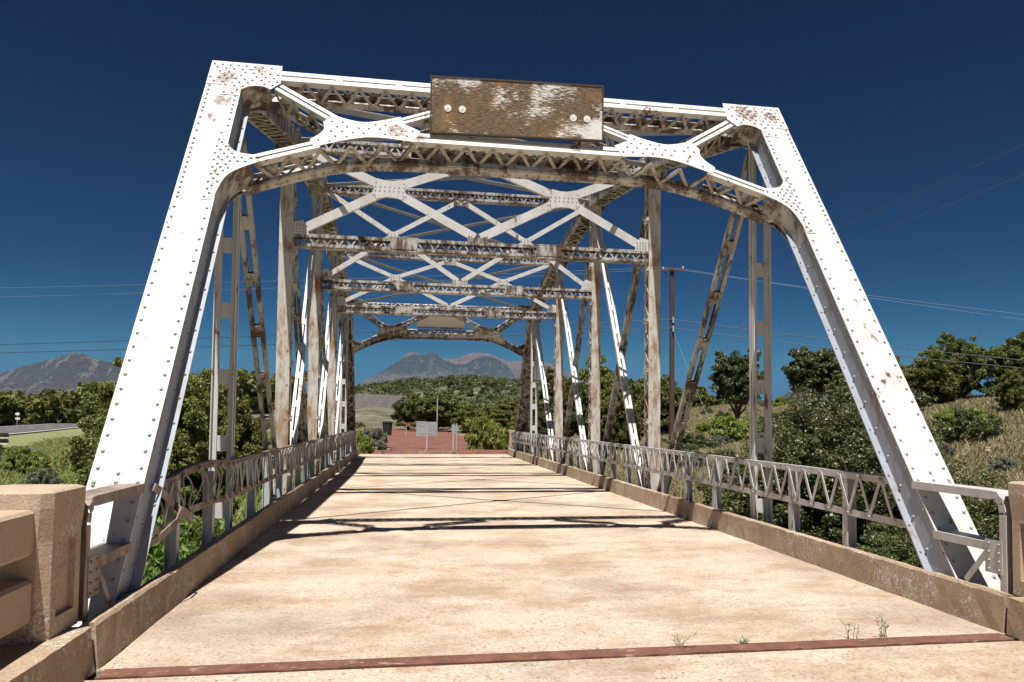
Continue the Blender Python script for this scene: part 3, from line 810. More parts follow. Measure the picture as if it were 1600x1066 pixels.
k_ = NT('road_verge', 1); k_.base(k_.mix(k_.noise(3, 5, .7, lo=.35, hi=.65), (.24, .23, .12), (.15, .18, .06))); M['verge'] = k_.m
RP = [(-60, -160), (-34, -60), (-26, 0), (-28.5, 30), (-34.5, 58), (-44, 93), (-62, 160), (-82, 260), (-100, 400)]
# road embankment: crown plus slopes down into the meadow
def emb():
    P2 = [np.array(p, float) for p in RP]; pts = []
    for i in range(len(P2)-1):
        for j in range(14): pts.append(P2[i]+(P2[i+1]-P2[i])*j/14)
    return pts
tag(ribbon('road_embankment', RP, (-7, 7), 'verge', .0, 'road', 6), kind='structure')
o = bpy.data.objects['road_embankment']; me = o.data
for v in me.vertices:
    j = v.index % 7
    if j in (0, 6): v.co.z = float(zg(v.co.x, v.co.y))-.3
    elif j in (1, 5): v.co.z = .04
    else: v.co.z = .06
tag(ribbon('road', RP, (-4.3, 4.3), 'asphalt', .0, 'road', 4), kind='structure')
for u, nm in ((-3.85, 0), (3.85, 0)): tag(ribbon('road_marking', RP, (u-.09, u+.09), 'line', .006, 'road', 1), kind='structure')
dm = MB()
for i in range(0, 40):
    y = 20+i*9; x = np.interp(y, [p[1] for p in RP], [p[0] for p in RP]); x2 = np.interp(y+3, [p[1] for p in RP], [p[0] for p in RP])
    dm.add([V3((x-.06, y, .128)), V3((x+.06, y, .128)), V3((x2+.06, y+3, .128)), V3((x2-.06, y+3, .128))], [(0, 1, 2, 3)])
tag(dm.build('road_marking', 'line'), kind='structure')

k_ = NT('red_cinder', 1); k_.base(k_.mix(k_.noise(14, 6, .75, lo=.3, hi=.7), k_.mix(k_.noise(.6, 4, lo=.4, hi=.6), (.23, .075, .055), (.28, .14, .10)), (.10, .042, .033))); k_.bump(k_.noise(22, 5, .8), .8, .05); M['cinder'] = k_.m
def sheet(name, outline, mat, dz, st=1.0):
    xs = [p[0] for p in outline]; ys = [p[1] for p in outline]; rnd = random.Random(2)
    gx = np.arange(min(xs), max(xs)+st, st); gy = np.arange(min(ys), max(ys)+st, st); idx = {}; co = []; fs = []
    def vid(i, j):
        if (i, j) not in idx:
            x = gx[i]+rnd.uniform(-.3, .3)*st; y = gy[j]+rnd.uniform(-.3, .3)*st; idx[(i, j)] = len(co); co.append((x, y, float(zg(x, y))+dz))
        return idx[(i, j)]
    for i in range(len(gx)-1):
        for j in range(len(gy)-1):
            if pip(gx[i]+st/2, gy[j]+st/2, outline): fs.append((vid(i, j), vid(i+1, j), vid(i+1, j+1), vid(i, j+1)))
    return np_mesh(name, np.array(co), np.array(fs), mat, True)
tag(sheet('gravel_path', [(-3.2, DE+.6), (3.4, DE+.6), (4.5, 40), (6.0, 50), (3, 62), (4, 85), (-5, 85), (-6, 60), (-3.4, 45), (-2.2, 38)], 'cinder', .05), kind='structure')

# signs at the far end
k_ = NT('sign_metal', .45, .0); k_.base(k_.mix(k_.noise(2.5, 4, lo=.3, hi=.7), (.38, .40, .42), (.28, .30, .32))); M['signm'] = k_.m
k_ = NT('post_metal', .5); k_.base((.42, .44, .44)); M['postm'] = k_.m
k_ = NT('dark_plastic', .6); k_.base((.02, .03, .025)); M['dark'] = k_.m
k_ = NT('orange_plastic', .6); k_.base((.28, .11, .045)); M['orange'] = k_.m
z38 = float(zg(-.17, 38))
s1 = tag(empty('road_sign', (-.17, 38, z38)), 'grey back of a two panel road sign at the far end of the deck', 'sign')
mb = MB(); mb.box(-.57, -.02, -.015, -.003, .72, 1.52); mb.build('panel', 'signm', s1)
mb = MB(); mb.box(.02, .55, -.015, -.003, .76, 1.50); mb.build('panel', 'signm', s1)
mb = MB(); mb.box(-.035, .035, -.075, -.022, -.2, 1.45); mb.box(-.4, .4, -.022, -.015, 1.3, 1.34); mb.box(-.4, .4, -.022, -.015, .9, .94); mb.build('post', 'postm', s1)
for dx, h, w in ((0, 1.38, .09), (.16, 1.42, .05)):
    z = float(zg(1.1+dx, 36)); s2 = tag(empty('marker_post', (1.1+dx, 36, z)), ('wider' if dx == 0 else 'slimmer') + ' of the two pale marker posts just right of the grey sign back', 'marker post', 'marker posts beyond the deck')
    mb = MB(); mb.box(-w*.35, w*.35, -.02, .02, -.2, h-.45); mb.build('post', 'postm', s2)
    mb = MB(); mb.prism([V3((-w, -.03, h-.45)), V3((w, -.03, h-.45)), V3((w, -.03, h)), V3((0, -.03, h+.05)), V3((-w, -.03, h))], -Yv, .012); mb.build('reflector', 'signm', s2)
z = float(zg(1.15, 55)); mb = MB(lambda p: V3(p)-V3((1.15, 55, z))); mb.tube([(1.15, 55, z-.2), (1.15, 55, z+3.2)], .045, 8)
r = tag(empty('pole', (1.15, 55, z)), 'thin pale pole rising behind the grey sign back', 'pole'); mb.build('shaft', 'postm', r)
mb = MB(); mb.tube([(0, 0, 3.2), (0, 0, 3.26)], .07, 8); mb.build('cap', 'postm', r)
zc = float(zg(-2.75, 60)); tb = tag(empty('trash_can', (-2.75, 60, zc)), 'dark green lidded trash can at the left edge of the red gravel', 'trash can')
mb = MB()
for a, b in (((0, 0), (1, 1)),): mb.tube([(0, 0, 0), (0, 0, .2), (0, 0, 1.1)], [.34, .36, .42], 12)
mb.build('bin', 'dark', tb); mb = MB(); mb.tube([(0, 0, 1.1), (0, 0, 1.17), (0, 0, 1.24)], [.46, .45, .25], 12); mb.build('lid', 'dark', tb)
za = float(zg(-1.2, 58)); ar = tag(empty('arrow_marker', (-1.2, 58, za), 0, .8), 'small orange arrow marker in front of the dark trees', 'marker')
mb = MB(); mb.box(-.03, .03, -.03, .03, -.1, 1.3); mb.build('stake', 'postm', ar)
mb = MB(); mb.prism([V3(p) for p in ((-.5, -.04, 1.45), (.1, -.04, 1.2), (.05, -.04, 1.05), (.5, -.04, 1.1), (.25, -.04, 1.5), (.18, -.04, 1.35), (-.45, -.04, 1.62))], -Yv, .02); mb.build('arrow', 'orange', ar)
# small sign and guardrail by the left road
zs = float(zg(-38.3, 80)); q = tag(empty('roadside_sign', (-40.9, 80, .06), 0, .5), 'small pale roadside sign beside the road at left', 'sign')
mb = MB(); mb.box(-.04, .04, -.04, .04, 0, 3.0); mb.build('post', 'postm', q)
mb = MB(); mb.prism([V3((.45*math.cos(t), -.06, 3.1+.3*math.sin(t))) for t in np.linspace(0, 2*math.pi, 12, endpoint=False)], -Yv, .02); mb.box(-.35, .5, -.06, -.04, 1.9, 2.35); mb.build('panel', 'washer', q)
gx, gy = -17.0, 28; gz = -.85; q = tag(empty('guardrail', (gx, gy, gz)), 'rusty brown end of a steel guardrail at the left edge of the meadow', 'guardrail')
mb = MB()
prof = [(-.02, 1.42), (.05, 1.5), (.05, 1.58), (-.02, 1.64), (.05, 1.70), (.05, 1.78), (-.02, 1.85)]
for (a, b) in zip(prof[:-1], prof[1:]): mb.obox(((-1.1), (a[0]+b[0])/2, (a[1]+b[1])/2-.05), (2.6, 0, 0), (0, (b[0]-a[0])/2+.004, (b[1]-a[1])/2), (0, .006, 0.001))
mb.build('beam', 'railrust', q)
for px in (1.1, -1.0, -3.0):
    mb = MB(); mb.box(px-.08, px+.08, .06, .22, -1.2, 1.8); mb.build('post', 'brown', q)

# ------------------------------------------------------------------ pole and cables
k_ = NT('creosote_wood', .9); k_.base(k_.mix(k_.noise(4, 6, .7, vec=k_.mapv((4, 4, .4)), lo=.3, hi=.7), (.055, .03, .022), (.13, .065, .045))); M['wood'] = k_.m
k_ = NT('cable', .6); k_.base((.025, .03, .035)); M['cable'] = k_.m
k_ = NT('bright_cable', .7); k_.base((.25, .27, .29)); M['cable2'] = k_.m
px, py = 16.3, 45; pz = float(zg(px, py))
pole = tag(empty('utility_pole', (px, py, pz)), 'tall dark brown wooden utility pole with a crossarm behind the right truss', 'utility pole')
mb = MB(); mb.tube([(0, 0, -.5), (.0, 0, 12.1-pz)], [.2, .14], 10); mb.build('shaft', 'wood', pole)
mb = MB(); ca = V3((.9, -.35, 0)).normalized()
mb.bar(V3((0, -.2, 11.75-pz))-ca*.75, V3((0, -.2, 11.75-pz))+ca*.75, Z, .13, .11); mb.bar(V3((0, -.1, 11.1-pz)), V3((0, -.2, 11.7-pz))-ca*.6, Z, .05, .03); mb.build('crossarm', 'wood', pole)
mb = MB()
for e in (-.65, .65): c = V3((0, -.2, 11.8-pz))+ca*e; mb.tube([c, c+Z*.1, c+Z*.2], [.045, .06, .03], 8)
mb.build('insulator', 'postm', pole)
mb = MB(); mb.tube([(0, -.15, 7.7-pz), (1.6, -4, 0)], .012, 5); mb.build('guy_wire', 'cable2', pole)
mb = MB(); mb.tube([(0, -.24, 7.6-pz), (0, -.24, 8.0-pz)], .06, 8); mb.tube([(0, -.24, 8.2-pz), (0, -.24, 8.6-pz)], .06, 8); mb.build('bracket', 'postm', pole)
def cable(pts, r, mat, lab, grp):
    out = []
    for (a, b, sag) in pts:
        a, b = V3(a), V3(b)
        for j in range(13): t = j/12; out.append(a+(b-a)*t-Z*sag*4*t*(1-t))
    mb = MB(); mb.tube(out, r, 5, False); tag(mb.build('power_cable', mat), lab, 'cable', grp)
G1, G2, G3 = 'cables along the line of the wooden pole', 'low cables along the line of the wooden pole', 'service cables at upper right'
cable([((-96.5, 95, 15.0), (15.7, 45, 11.95), .6), ((15.7, 45, 11.95), (36.5, 34, 7.46), .1), ((36.5, 34, 7.46), (60, 21, 2.6+4), .1)], .0085, 'cable2', 'pale cable, upper of the top pair strung past the wooden pole', G1)
cable([((-96.5, 95, 13.95), (16.8, 45, 11.95), .9), ((16.8, 45, 11.95), (36.5, 34, 7.1), .1), ((36.5, 34, 7.1), (60, 21, 6)  , .1)], .0085, 'cable2', 'thin cable, lower of the top pair strung past the wooden pole', G1)
cable([((-98, 95, 7.9), (16.3, 44.8, 8.43), .5), ((16.3, 44.8, 8.43), (36.4, 34, 4.95), .15)], .024, 'cable', 'dark cable, upper of the low pair crossing behind the bridge', G2)
cable([((-98, 95, 7.2), (16.3, 44.8, 7.85), .6), ((16.3, 44.8, 7.85), (36.4, 34, 4.5), .15)], .024, 'cable', 'dark cable, lower of the low pair crossing behind the bridge', G2)
cable([((16.3, 45, 10.4), (13.65, 14, 8.61), .3), ((13.65, 14, 8.61), (12, -8, 9), .2)], 0.007, 'cable2', 'thin cable, higher of two rising to the upper right', G3)
cable([((16.3, 45, 9.9), (13.63, 14, 7.81), .3), ((13.63, 14, 7.81), (12, -8, 8.2), .2)], 0.007, 'cable2', 'thin cable, lower of two rising to the upper right', G3)
# ------------------------------------------------------------------ vegetation
def leafmat(name, c1, c2, c3, tr=.25, rough=.6):
    k = NT(name, rough)
    rpi = k.geo.outputs['Random Per Island']
    n = k.noise(1.6, 3, .6, lo=.38, hi=.62)
    oi = k.n('ShaderNodeObjectInfo')
    c = k.mix(n, c1, c2); c = k.mix(k.mul(k.ramp(rpi, .55, 1), .7), c, c3)
    hsv = k.n('ShaderNodeHueSaturation'); k.l(c, hsv.inputs['Color']); k.l(k.ramp(oi.outputs['Random'], -.6, 1.9), hsv.inputs['Value'])
    q = k.n('ShaderNodeMapRange'); q.inputs[3].default_value = .8; q.inputs[4].default_value = 1.2; k.l(oi.outputs['Random'], q.inputs[0]); k.l(q.outputs[0], hsv.inputs['Value'])
    q = k.n('ShaderNodeMapRange'); q.inputs[3].default_value = .485; q.inputs[4].default_value = .512; k.l(oi.outputs['Random'], q.inputs[0]); k.l(q.outputs[0], hsv.inputs['Hue'])
    k.l(hsv.outputs[0], k.b.inputs['Base Color'])
    tl = k.n('ShaderNodeBsdfTranslucent'); k.l(hsv.outputs[0], tl.inputs['Color'])
    mx = k.n('ShaderNodeMixShader'); mx.inputs[0].default_value = tr
    k.l(k.b.outputs[0], mx.inputs[1]); k.l(tl.outputs[0], mx.inputs[2]); k.l(mx.outputs[0], k.t.nodes['Material Output'].inputs['Surface'])
    return k.m
M['juniper'] = leafmat('juniper_foliage', (.105, .120, .022), (.180, .190, .036), (.27, .27, .075))
M['pinyon'] = leafmat('pinyon_foliage', (.080, .098, .022), (.135, .150, .036), (.20, .21, .07))
M['farwood'] = leafmat('distant_foliage', (.055, .070, .022), (.095, .110, .032), (.14, .15, .06))
M['oakleaf'] = leafmat('oak_foliage', (.065, .085, .025), (.105, .125, .036), (.24, .235, .13), .2, .45)
M['willow'] = leafmat('willow_foliage', (.14, .24, .05), (.20, .30, .07), (.28, .36, .12), .35)
M['rabbit'] = leafmat('rabbitbrush_foliage', (.20, .25, .05), (.26, .31, .06), (.42, .42, .09), .35)
M['sage'] = leafmat('sagebrush_foliage', (.16, .17, .12), (.22, .23, .17), (.30, .31, .24), .3)
M['grassg'] = leafmat('green_grass', (.22, .29, .07), (.32, .36, .12), (.44, .44, .22), .35)
M['grasst'] = leafmat('tan_grass', (.30, .27, .13), (.38, .33, .19), (.48, .42, .28), .35)
k_ = NT('bark', .95); k_.base(k_.mix(k_.noise(6, 6, .7, vec=k_.mapv((3, 3, .5)), lo=.3, hi=.7), (.07, .05, .038), (.16, .125, .10))); k_.bump(k_.noise(20, 4), .6, .02); M['bark'] = k_.m

def leaves(cen, size, rng, asp=1.7, upb=0.0):
    n = len(cen)
    a = rng.normal(size=(n, 3)); a[:, 2] += upb*2; a /= np.linalg.norm(a, axis=1)[:, None]
    b = np.cross(a, rng.normal(size=(n, 3))); b /= np.linalg.norm(b, axis=1)[:, None]
    s = size*rng.uniform(.6, 1.3, n)[:, None]
    a = a*s*asp*.5; b = b*s*.5
    co = np.stack([cen-a, cen+b*.9-a*.1, cen+a, cen-b*.9-a*.1], 1).reshape(-1, 3)
    f = np.arange(4*n).reshape(-1, 4)
    return co, f
def crown_pts(rng, n, clumps, cr, rx, rz, zc, flat=.0, hollow=.55, squash=.8):
    d = rng.normal(size=(clumps, 3)); d /= np.linalg.norm(d, axis=1)[:, None]
    r = rng.uniform(hollow, 1.0, clumps)[:, None]**.7
    lump = 1+.22*np.sin(d[:, :1]*3.1+rng.uniform(0, 6))*np.cos(d[:, 1:2]*2.7+rng.uniform(0, 6))+np.clip(.12*rng.normal(size=(clumps, 1)), -.2, .13)
    c = d*r*lump*np.array([rx, rx, rz]); 
    if flat: c[:, 2] = np.maximum(c[:, 2], -rz*flat)
    c[:, 2] += zc
    ci = rng.integers(0, clumps, n); rr = cr*rng.uniform(.55, 1.3, clumps)
    e = rng.normal(size=(n, 3)); e /= np.linalg.norm(e, axis=1)[:, None]
    p = c[ci]+e*(rr[ci]*rng.uniform(.15, 1, n)**.62)[:, None]*np.array([1, 1, squash])
    return p, c
PROTO = {}
def plant(name, kind, seed, n, clumps, cr, rx, rz, zc, leaf, mat, trunk=0, flat=.0, hollow=.55, asp=1.7, upb=0, stems=0):
    rng = np.random.default_rng(seed)
    root = empty(kind, (0, 0, 0))
    p, c = crown_pts(rng, n, clumps, cr, rx, rz, zc, flat, hollow)
    p = p[p[:, 2] > .02]
    co, f = leaves(p, leaf, rng, asp, upb)
    np_mesh('crown' if trunk or stems else 'foliage', co, f, mat, parent=root)
    mb = MB(); rnd = random.Random(seed)
    k = 0
    tops = sorted([tuple(q) for q in c], key=lambda q: rnd.random())[:(9 if trunk else stems)]
    for t in tops:
        t = V3(t); r0 = trunk if trunk else .025*rx
        b = V3((rnd.uniform(-.06, .06)*rx, rnd.uniform(-.06, .06)*rx, -.25)) if trunk else V3((rnd.uniform(-.35, .35)*rx, rnd.uniform(-.35, .35)*rx, -.2))
        mid = b*.5+t*.5+V3((rnd.uniform(-.1, .1)*rx, rnd.uniform(-.1, .1)*rx, .1*rz)); kk = b+V3((0, 0, zc*.35))
        mb.tube([b, kk, mid, t], [r0, r0*.8, r0*.4, r0*.12], 6)
    if tops: mb.build('trunk' if trunk else 'stem', 'bark', root)
    PROTO[name] = root; root['_used'] = 0
    return root
def put(name, x, y, sc, label, cat, group=None, rz=None, dz=0, kind=None, z=None):
    r = PROTO[name]
    o = r if not r['_used'] else copy_tree(r)
    r['_used'] = 1
    zz = float(zg(x, y)) if z is None else z
    o.location = (x, y, zz+dz-.05); o.rotation_euler = (0, 0, random.uniform(0, 6.28) if rz is None else rz)
    o.scale = (sc if isinstance(sc, tuple) else (sc, sc, sc))
    for k in ('group', 'label', 'category'):
        if k in o.keys(): del o[k]
    tag(o, label, cat, group)
    return o
# near plants
plant('jun_a', 'juniper_tree', 1, 210000, 900, .21, 1.9, 2.35, 2.35, .042, 'juniper', .16, flat=.95, hollow=.12)
plant('jun_b', 'juniper_tree', 2, 110000, 520, .19, 1.15, 1.9, 1.95, .042, 'juniper', .12, flat=.95, hollow=.12)
plant('oak', 'oak_shrub', 3, 330000, 900, .24, 2.05, 2.4, 2.4, .033, 'oakleaf', 0, flat=.95, hollow=.15, stems=14)
plant('willow', 'willow_shrub', 4, 22000, 60, .30, .95, .9, .85, .055, 'willow', 0, flat=.9, hollow=.3, asp=3, upb=.3, stems=8)
put('jun_a', -6.85, 17.5, (1.0, 1.0, .97), 'large dense green juniper tree behind the left hangers of the bridge', 'tree', None, .4, z=-1.55)
put('jun_b', -7.75, 17.6, (.8, .8, 1.02), 'slimmer juniper tree showing left of the white end post above the meadow', 'tree', None, 1.0, z=-1.35)
put('oak', 6.85, 13.0, (1.12, 1.12, 1.07), 'huge dark leafy shrub rising behind the right railing between hanger and end post', 'shrub', None, .3, z=-3.0)
put('oak', 8.3, 14.0, (1.0, 1.0, .93), 'dark leafy shrub filling the gap behind the right end post', 'shrub', None, 5.2, z=-2.6)
put('oak', 7.3, 10.3, (.95, .95, .76), 'dark leafy shrub behind the foot of the right end post', 'shrub', None, 2.0, z=-2.7)
put('oak', 6.1, 9.3, (.55, .6, .55), 'low dark leafy shrub directly under the right railing', 'shrub', None, 4.0, z=-2.6)
for i, (x, y, s, z, l) in enumerate([(-5.2, 8.4, 1.1, -1.7, 'bright green willow shrub nearest the camera under the left railing'), (-6.4, 9.6, 1.25, -1.9, 'bright green willow shrub behind the crumpled left railing'),
    (-5.4, 11.2, 1.3, -2.2, 'bright green willow shrub below the left hanger'), (-6.9, 12.4, 1.3, -2.3, 'bright green willow shrub at the foot of the large left juniper'), (-5.4, 13.6, 1.25, -2.4, 'bright green willow shrub under the left diagonal'),
    (-4.9, 6.9, .8, -1.6, 'small bright green willow shrub beside the foot of the left end post')]):
    put('willow', x, y, s, l, 'shrub', 'willow shrubs under the left side of the bridge', z=z)
# middle-distance plants
plant('tree_a', 'juniper_tree', 11, 60000, 420, .14, .95, .95, 1.1, .045, 'pinyon', .07, flat=.75, hollow=.15)
plant('tree_b', 'juniper_tree', 12, 56000, 400, .15, .9, 1.05, 1.1, .045, 'juniper', .07, flat=.9, hollow=.15)
plant('tree_c', 'cottonwood_tree', 13, 52000, 340, .15, .78, .95, 1.4, .045, 'oakleaf', .06, flat=.6, hollow=.15)
plant('bush_a', 'desert_shrub', 14, 12000, 60, .18, .8, .45, .42, .045, 'oakleaf', 0, flat=.9, stems=4)
plant('bush_r', 'rabbitbrush', 15, 20000, 60, .2, .8, .55, .5, .045, 'rabbit', 0, flat=.9, asp=4, upb=.9, stems=4)
plant('bush_s', 'sagebrush', 16, 11000, 50, .18, .75, .42, .4, .04, 'sage', 0, flat=.9, asp=3, upb=.6, stems=4)
plant('far_a', 'juniper_tree', 21, 4500, 50, .22, .9, .85, .9, .13, 'pinyon', .08, flat=.9, hollow=.3)
plant('far_b', 'juniper_tree', 22, 4500, 46, .22, .85, .95, .9, .13, 'juniper', .08, flat=.9, hollow=.3)
# (name, x, y, scale, label)
SP = [
 ('tree_c', 25.95, 55, (2.35, 2.35, 2.6), 'rounded dark tree on the rise between the right post and the right hanger'),
 ('tree_c', 30.0, 50, (2.95, 2.6, 2.2), 'broad dark crowned tree between the right hanger and the right end post'),
 ('tree_b', 13.0, 52, (2.2, 2.2, 3.0), 'tall green juniper behind the middle posts of the right truss'),
 ('tree_a', 16.5, 60, (2.9, 2.9, 3.1), 'dark juniper behind the near right vertical post'),
 ('tree_a', 20.6, 58, (2.4, 2.4, 2.3), 'dark juniper just right of the wooden utility pole'),
 ('tree_b', 23.0, 70, (2.6, 2.6, 2.2), 'green juniper low on the skyline left of the rounded tree'),
 ('tree_a', 9.3, 47, (2.1, 2.1, 2.4), 'dark juniper behind the slanting far right end post'),
 ('tree_b', 11.5, 41, (1.5, 1.5, 1.8), 'small green juniper behind the far right lattice railing'),
 ('tree_b', 30.6, 39, (1.75, 1.75, 1.6), 'dark juniper right of the right end post, left one of the hilltop row'),
 ('tree_a', 33.2, 39.5, (1.9, 1.9, 2.0), 'tall bushy tree in the middle of the hilltop row at far right'),
 ('tree_a', 36.4, 38.5, (1.9, 1.9, 1.9), 'dense tree at the right edge of the picture in the hilltop row'),
 ('tree_b', 27.7, 30.0, (.75, .75, .95), 'young juniper standing alone on the grassy slope at right'),
 ('tree_b', 34.0, 48, (2.3, 2.3, 1.9), 'juniper partly hidden behind the hilltop row at far right'),
 ('tree_a', 28.5, 44, (1.6, 1.6, 1.4), 'small dark tree low behind the right end post'),
 ('tree_a', 1.9, 74, (3.0, 3.0, 2.0), 'large dark juniper behind the grey sign at the far end'),
 ('tree_a', -1.0, 78, (2.0, 2.0, 1.8), 'dark juniper left of the thin pole beyond the red gravel'),
 ('tree_b', 5.2, 70, (2.0, 2.0, 1.25), 'green juniper right of the thin pole beyond the red gravel'),
 ('tree_b', 9.5, 76, (2.6, 2.6, 1.7), 'juniper behind the yellow rabbitbrush beyond the deck'),
 ('tree_a', 13.2, 84, (3.0, 3.0, 2.3), 'dark juniper seen through the far right end of the truss'),
 ('tree_b', 16, 95, (3.0, 3.0, 2.4), 'green juniper behind the others beyond the right far end'),
 ('tree_b', 4.3, 34.8, (.85, .85, 1.0), 'dark green bush tight against the far right concrete post'),
 ('tree_a', 6.3, 37.5, (1.0, 1.0, 1.2), 'dark bush behind the far right end post'),
 ('tree_b', -7.5, 27.5, (1.3, 1.3, 1.55), 'green juniper behind the left posts on the far bank'),
 ('tree_a', -9.8, 33, (1.5, 1.5, 1.7), 'dark juniper beyond the near left vertical post'),
 ('tree_b', -6.5, 38, (1.1, 1.1, 1.2), 'small juniper left of the far portal'),
]
for (nm, x, y, s, l) in SP: put(nm, x, y, s, l, 'tree', 'trees around the bridge')
BS = [
 ('bush_r', 3.0, 38.2, (1.35, 1.35, 1.55), 'big yellow green rabbitbrush at the far right end of the deck'), ('bush_r', -3.4, 34.6, (.75, .75, .95), 'bright yellow green tuft beside the far left concrete post'),
 ('bush_s', -2.9, 38.2, (1.0, 1.0, 1.35), 'grey green sagebrush on the left of the red gravel'), ('bush_r', -4.8, 44, (1.1, 1.1, 1.1), 'rabbitbrush left of the gravel beyond the sagebrush'),
 ('bush_a', 21.8, 26, (1.35, 1.2, 1.4), 'round green shrub on the slope right of the right end post'), ('bush_s', 18.9, 25, (.9, .9, .9), 'greyish shrub hugging the right end post'), ('bush_a', 15.6, 40, (1.5, 1.5, 1.3), 'leafy shrub on the bank between pole and right diagonal'),
 ('bush_r', 19.2, 42, (1.8, 1.8, 1.4), 'pale flowering shrub on the far right bank'), ('bush_a', 23, 43, (1.5, 1.5, 1.4), 'green shrub below the rounded tree'), ('bush_s', 12.5, 33, (1.1, 1.1, 1.1), 'pale shrub behind the right lattice railing'),
 ('bush_a', 26.2, 25.5, (1, 1, .9), 'small green shrub at the right edge of the slope'), ('bush_r', 24.4, 29, (1, 1, .8), 'yellowish shrub on the terraced slope at right')]
for (nm, x, y, s, l) in BS: put(nm, x, y, s, l, 'shrub', 'shrubs around the bridge')
mead = [(-12.5, 17.5, 'bush_r'), (-14.2, 20.3, 'bush_r'), (-11.3, 16.2, 'bush_s'), (-15.5, 24.0, 'bush_r'), (-13.3, 26, 'bush_s'), (-18.2, 27, 'bush_r'), (-16.5, 31, 'bush_s'), (-10.6, 14.6, 'bush_r'), (-19.5, 34, 'bush_r'), (-22, 38, 'bush_s'), (-12.2, 19.6, 'bush_r'), (-13.6, 17.2, 'bush_r'), (-15, 21.6, 'bush_r'), (-16.8, 24.6, 'bush_r'), (-11.0, 18.0, 'bush_r'), (-18, 30, 'bush_r'), (-14.6, 27.4, 'bush_r'), (-20.6, 31.8, 'bush_r')]
for (x, y, nm) in mead:
    put(nm, x, y, random.uniform(.7, 1.15), None, 'shrub', 'shrubs in the meadow left of the bridge')['label'] = 'low '+('yellow green' if nm == 'bush_r' else 'grey green')+' shrub in the grassy meadow between the left end post and the road'
rs = random.Random(77)
for i in range(90):
    y = rs.uniform(18, 78); x = rs.uniform(8+.12*y, 8+.82*y); nm = rs.choice(['bush_s', 'bush_a', 'bush_r', 'bush_s'])
    put(nm, x, y, rs.uniform(.35, 1.0), {'bush_s': 'grey green sagebrush', 'bush_a': 'dark green leafy shrub', 'bush_r': 'yellow green rabbitbrush'}[nm]+' growing among dry grass on the slope right of the bridge', 'shrub', 'shrubs scattered on the right slope')
for i in range(46):
    y = rs.uniform(35, 84); x = rs.uniform(-15, -5.5) if i % 3 else rs.uniform(6.5, 13); nm = rs.choice(['bush_s', 'bush_s', 'bush_r'])
    put(nm, x, y, rs.uniform(.4, 1.0), {'bush_s': 'pale grey green sagebrush', 'bush_r': 'yellow green rabbitbrush'}[nm]+' beside the red gravel beyond the far end of the deck', 'shrub', 'shrubs beside the red gravel')
# tree lines and scattered trees, farther out
rnd = random.Random(21); cnt = 0
def scatter(n, fx, label, group, s0, s1):
    for i in range(n):
        x, y = fx()
        o = put(rnd.choice(['far_a', 'far_b']), x, y, rnd.uniform(s0, s1), label, 'tree', group, rnd.uniform(0, 6.28))
scatter(40, lambda: (lambda t: (-112+t*88, 135+rnd.uniform(0, 55)-t*30))(rnd.random()), 'dark juniper in the tree line across the road at left', 'tree line beyond the road', 3.0, 4.6)
scatter(40, lambda: (rnd.uniform(0, 60), rnd.uniform(95, 150)), 'juniper in the dark wood between the deck end and the hill', 'junipers before the hill', 1.3, 2.3)
scatter(50, lambda: (rnd.uniform(-40, 75), rnd.uniform(176, 260)), 'juniper standing behind the grey embankment before the hill', 'junipers behind the embankment', 1.8, 3.2)
def rise():
    while True:
        x, y = rnd.uniform(30, 115), rnd.uniform(66, 150)
        if not .50 < (x+1.39)/y < .665: return x, y
scatter(34, rise, 'juniper on the rising ground behind the right truss', 'junipers on the right rise', 1.4, 2.4)
scatter(112, lambda: (rnd.gauss(30, 62), 330+abs(rnd.gauss(0, 40))), 'small distant juniper dotting the low hill before the mountain', 'junipers dotting the hill', 1.3, 2.4)
scatter(26, lambda: (lambda t: (-96+t*44, 126+rnd.uniform(0, 22)-t*6))(rnd.random()), 'dark juniper at the front of the tree line across the road at left', 'tree line beyond the road', 2.2, 3.2)
# distant woodland as one mass
rng = np.random.default_rng(5)
NC = 4200; cc = np.stack([rng.uniform(-200, 300, NC), 225+260*rng.random(NC)**.9, np.zeros(NC)], 1); cc[:, 2] = zg(cc[:, 0], cc[:, 1])+.9
ci = rng.integers(0, NC, 190000); pp = cc[ci]+rng.normal(size=(190000, 3))*np.array([1.35, 1.35, .85])
co, f_ = leaves(pp, .85, rng); tag(np_mesh('distant_woodland', co, f_, 'farwood'), 'far off juniper woodland covering the plain', 'woodland', kind='stuff')

# grass
def grass(name, n, fx, h, mat, lab, cat, blades=5, w=.012):
    rng = np.random.default_rng(len(name)+n)
    x, y = fx(rng, n); z = zg(x, y); n = len(x)
    x = np.repeat(x, blades); y = np.repeat(y, blades); z = np.repeat(z, blades); k = len(x)
    hh = h*np.repeat(rng.uniform(.5, 1.4, n), blades)*rng.uniform(.7, 1.1, k)
    bx = x+rng.normal(size=k)*.06; by = y+rng.normal(size=k)*.06
    lx, ly = rng.normal(size=k)*.35*hh, rng.normal(size=k)*.35*hh
    an = rng.uniform(0, np.pi, k); ww = w*rng.uniform(.7, 1.5, k)*(1+np.hypot(x, y)/25)
    dx, dy = np.cos(an)*ww, np.sin(an)*ww
    co = np.stack([np.stack([bx-dx, by-dy, z-.02], 1), np.stack([bx+dx, by+dy, z-.02], 1), np.stack([bx+lx*.5+dx*.5, by+ly*.5+dy*.5, z+hh*.65], 1), np.stack([bx+lx, by+ly, z+hh], 1)], 1).reshape(-1, 3)
    f = np.arange(4*k).reshape(-1, 4)
    tag(np_mesh(name, co, f, mat), lab, cat, kind='stuff')
def meadow(rng, n):
    y = 7+75*rng.random(n)**1.1; x = -6.5-rng.random(n)*(y*.8); k = x > np.interp(y, [p[1] for p in RP], [p[0] for p in RP])+5.6; return x[k], y[k]
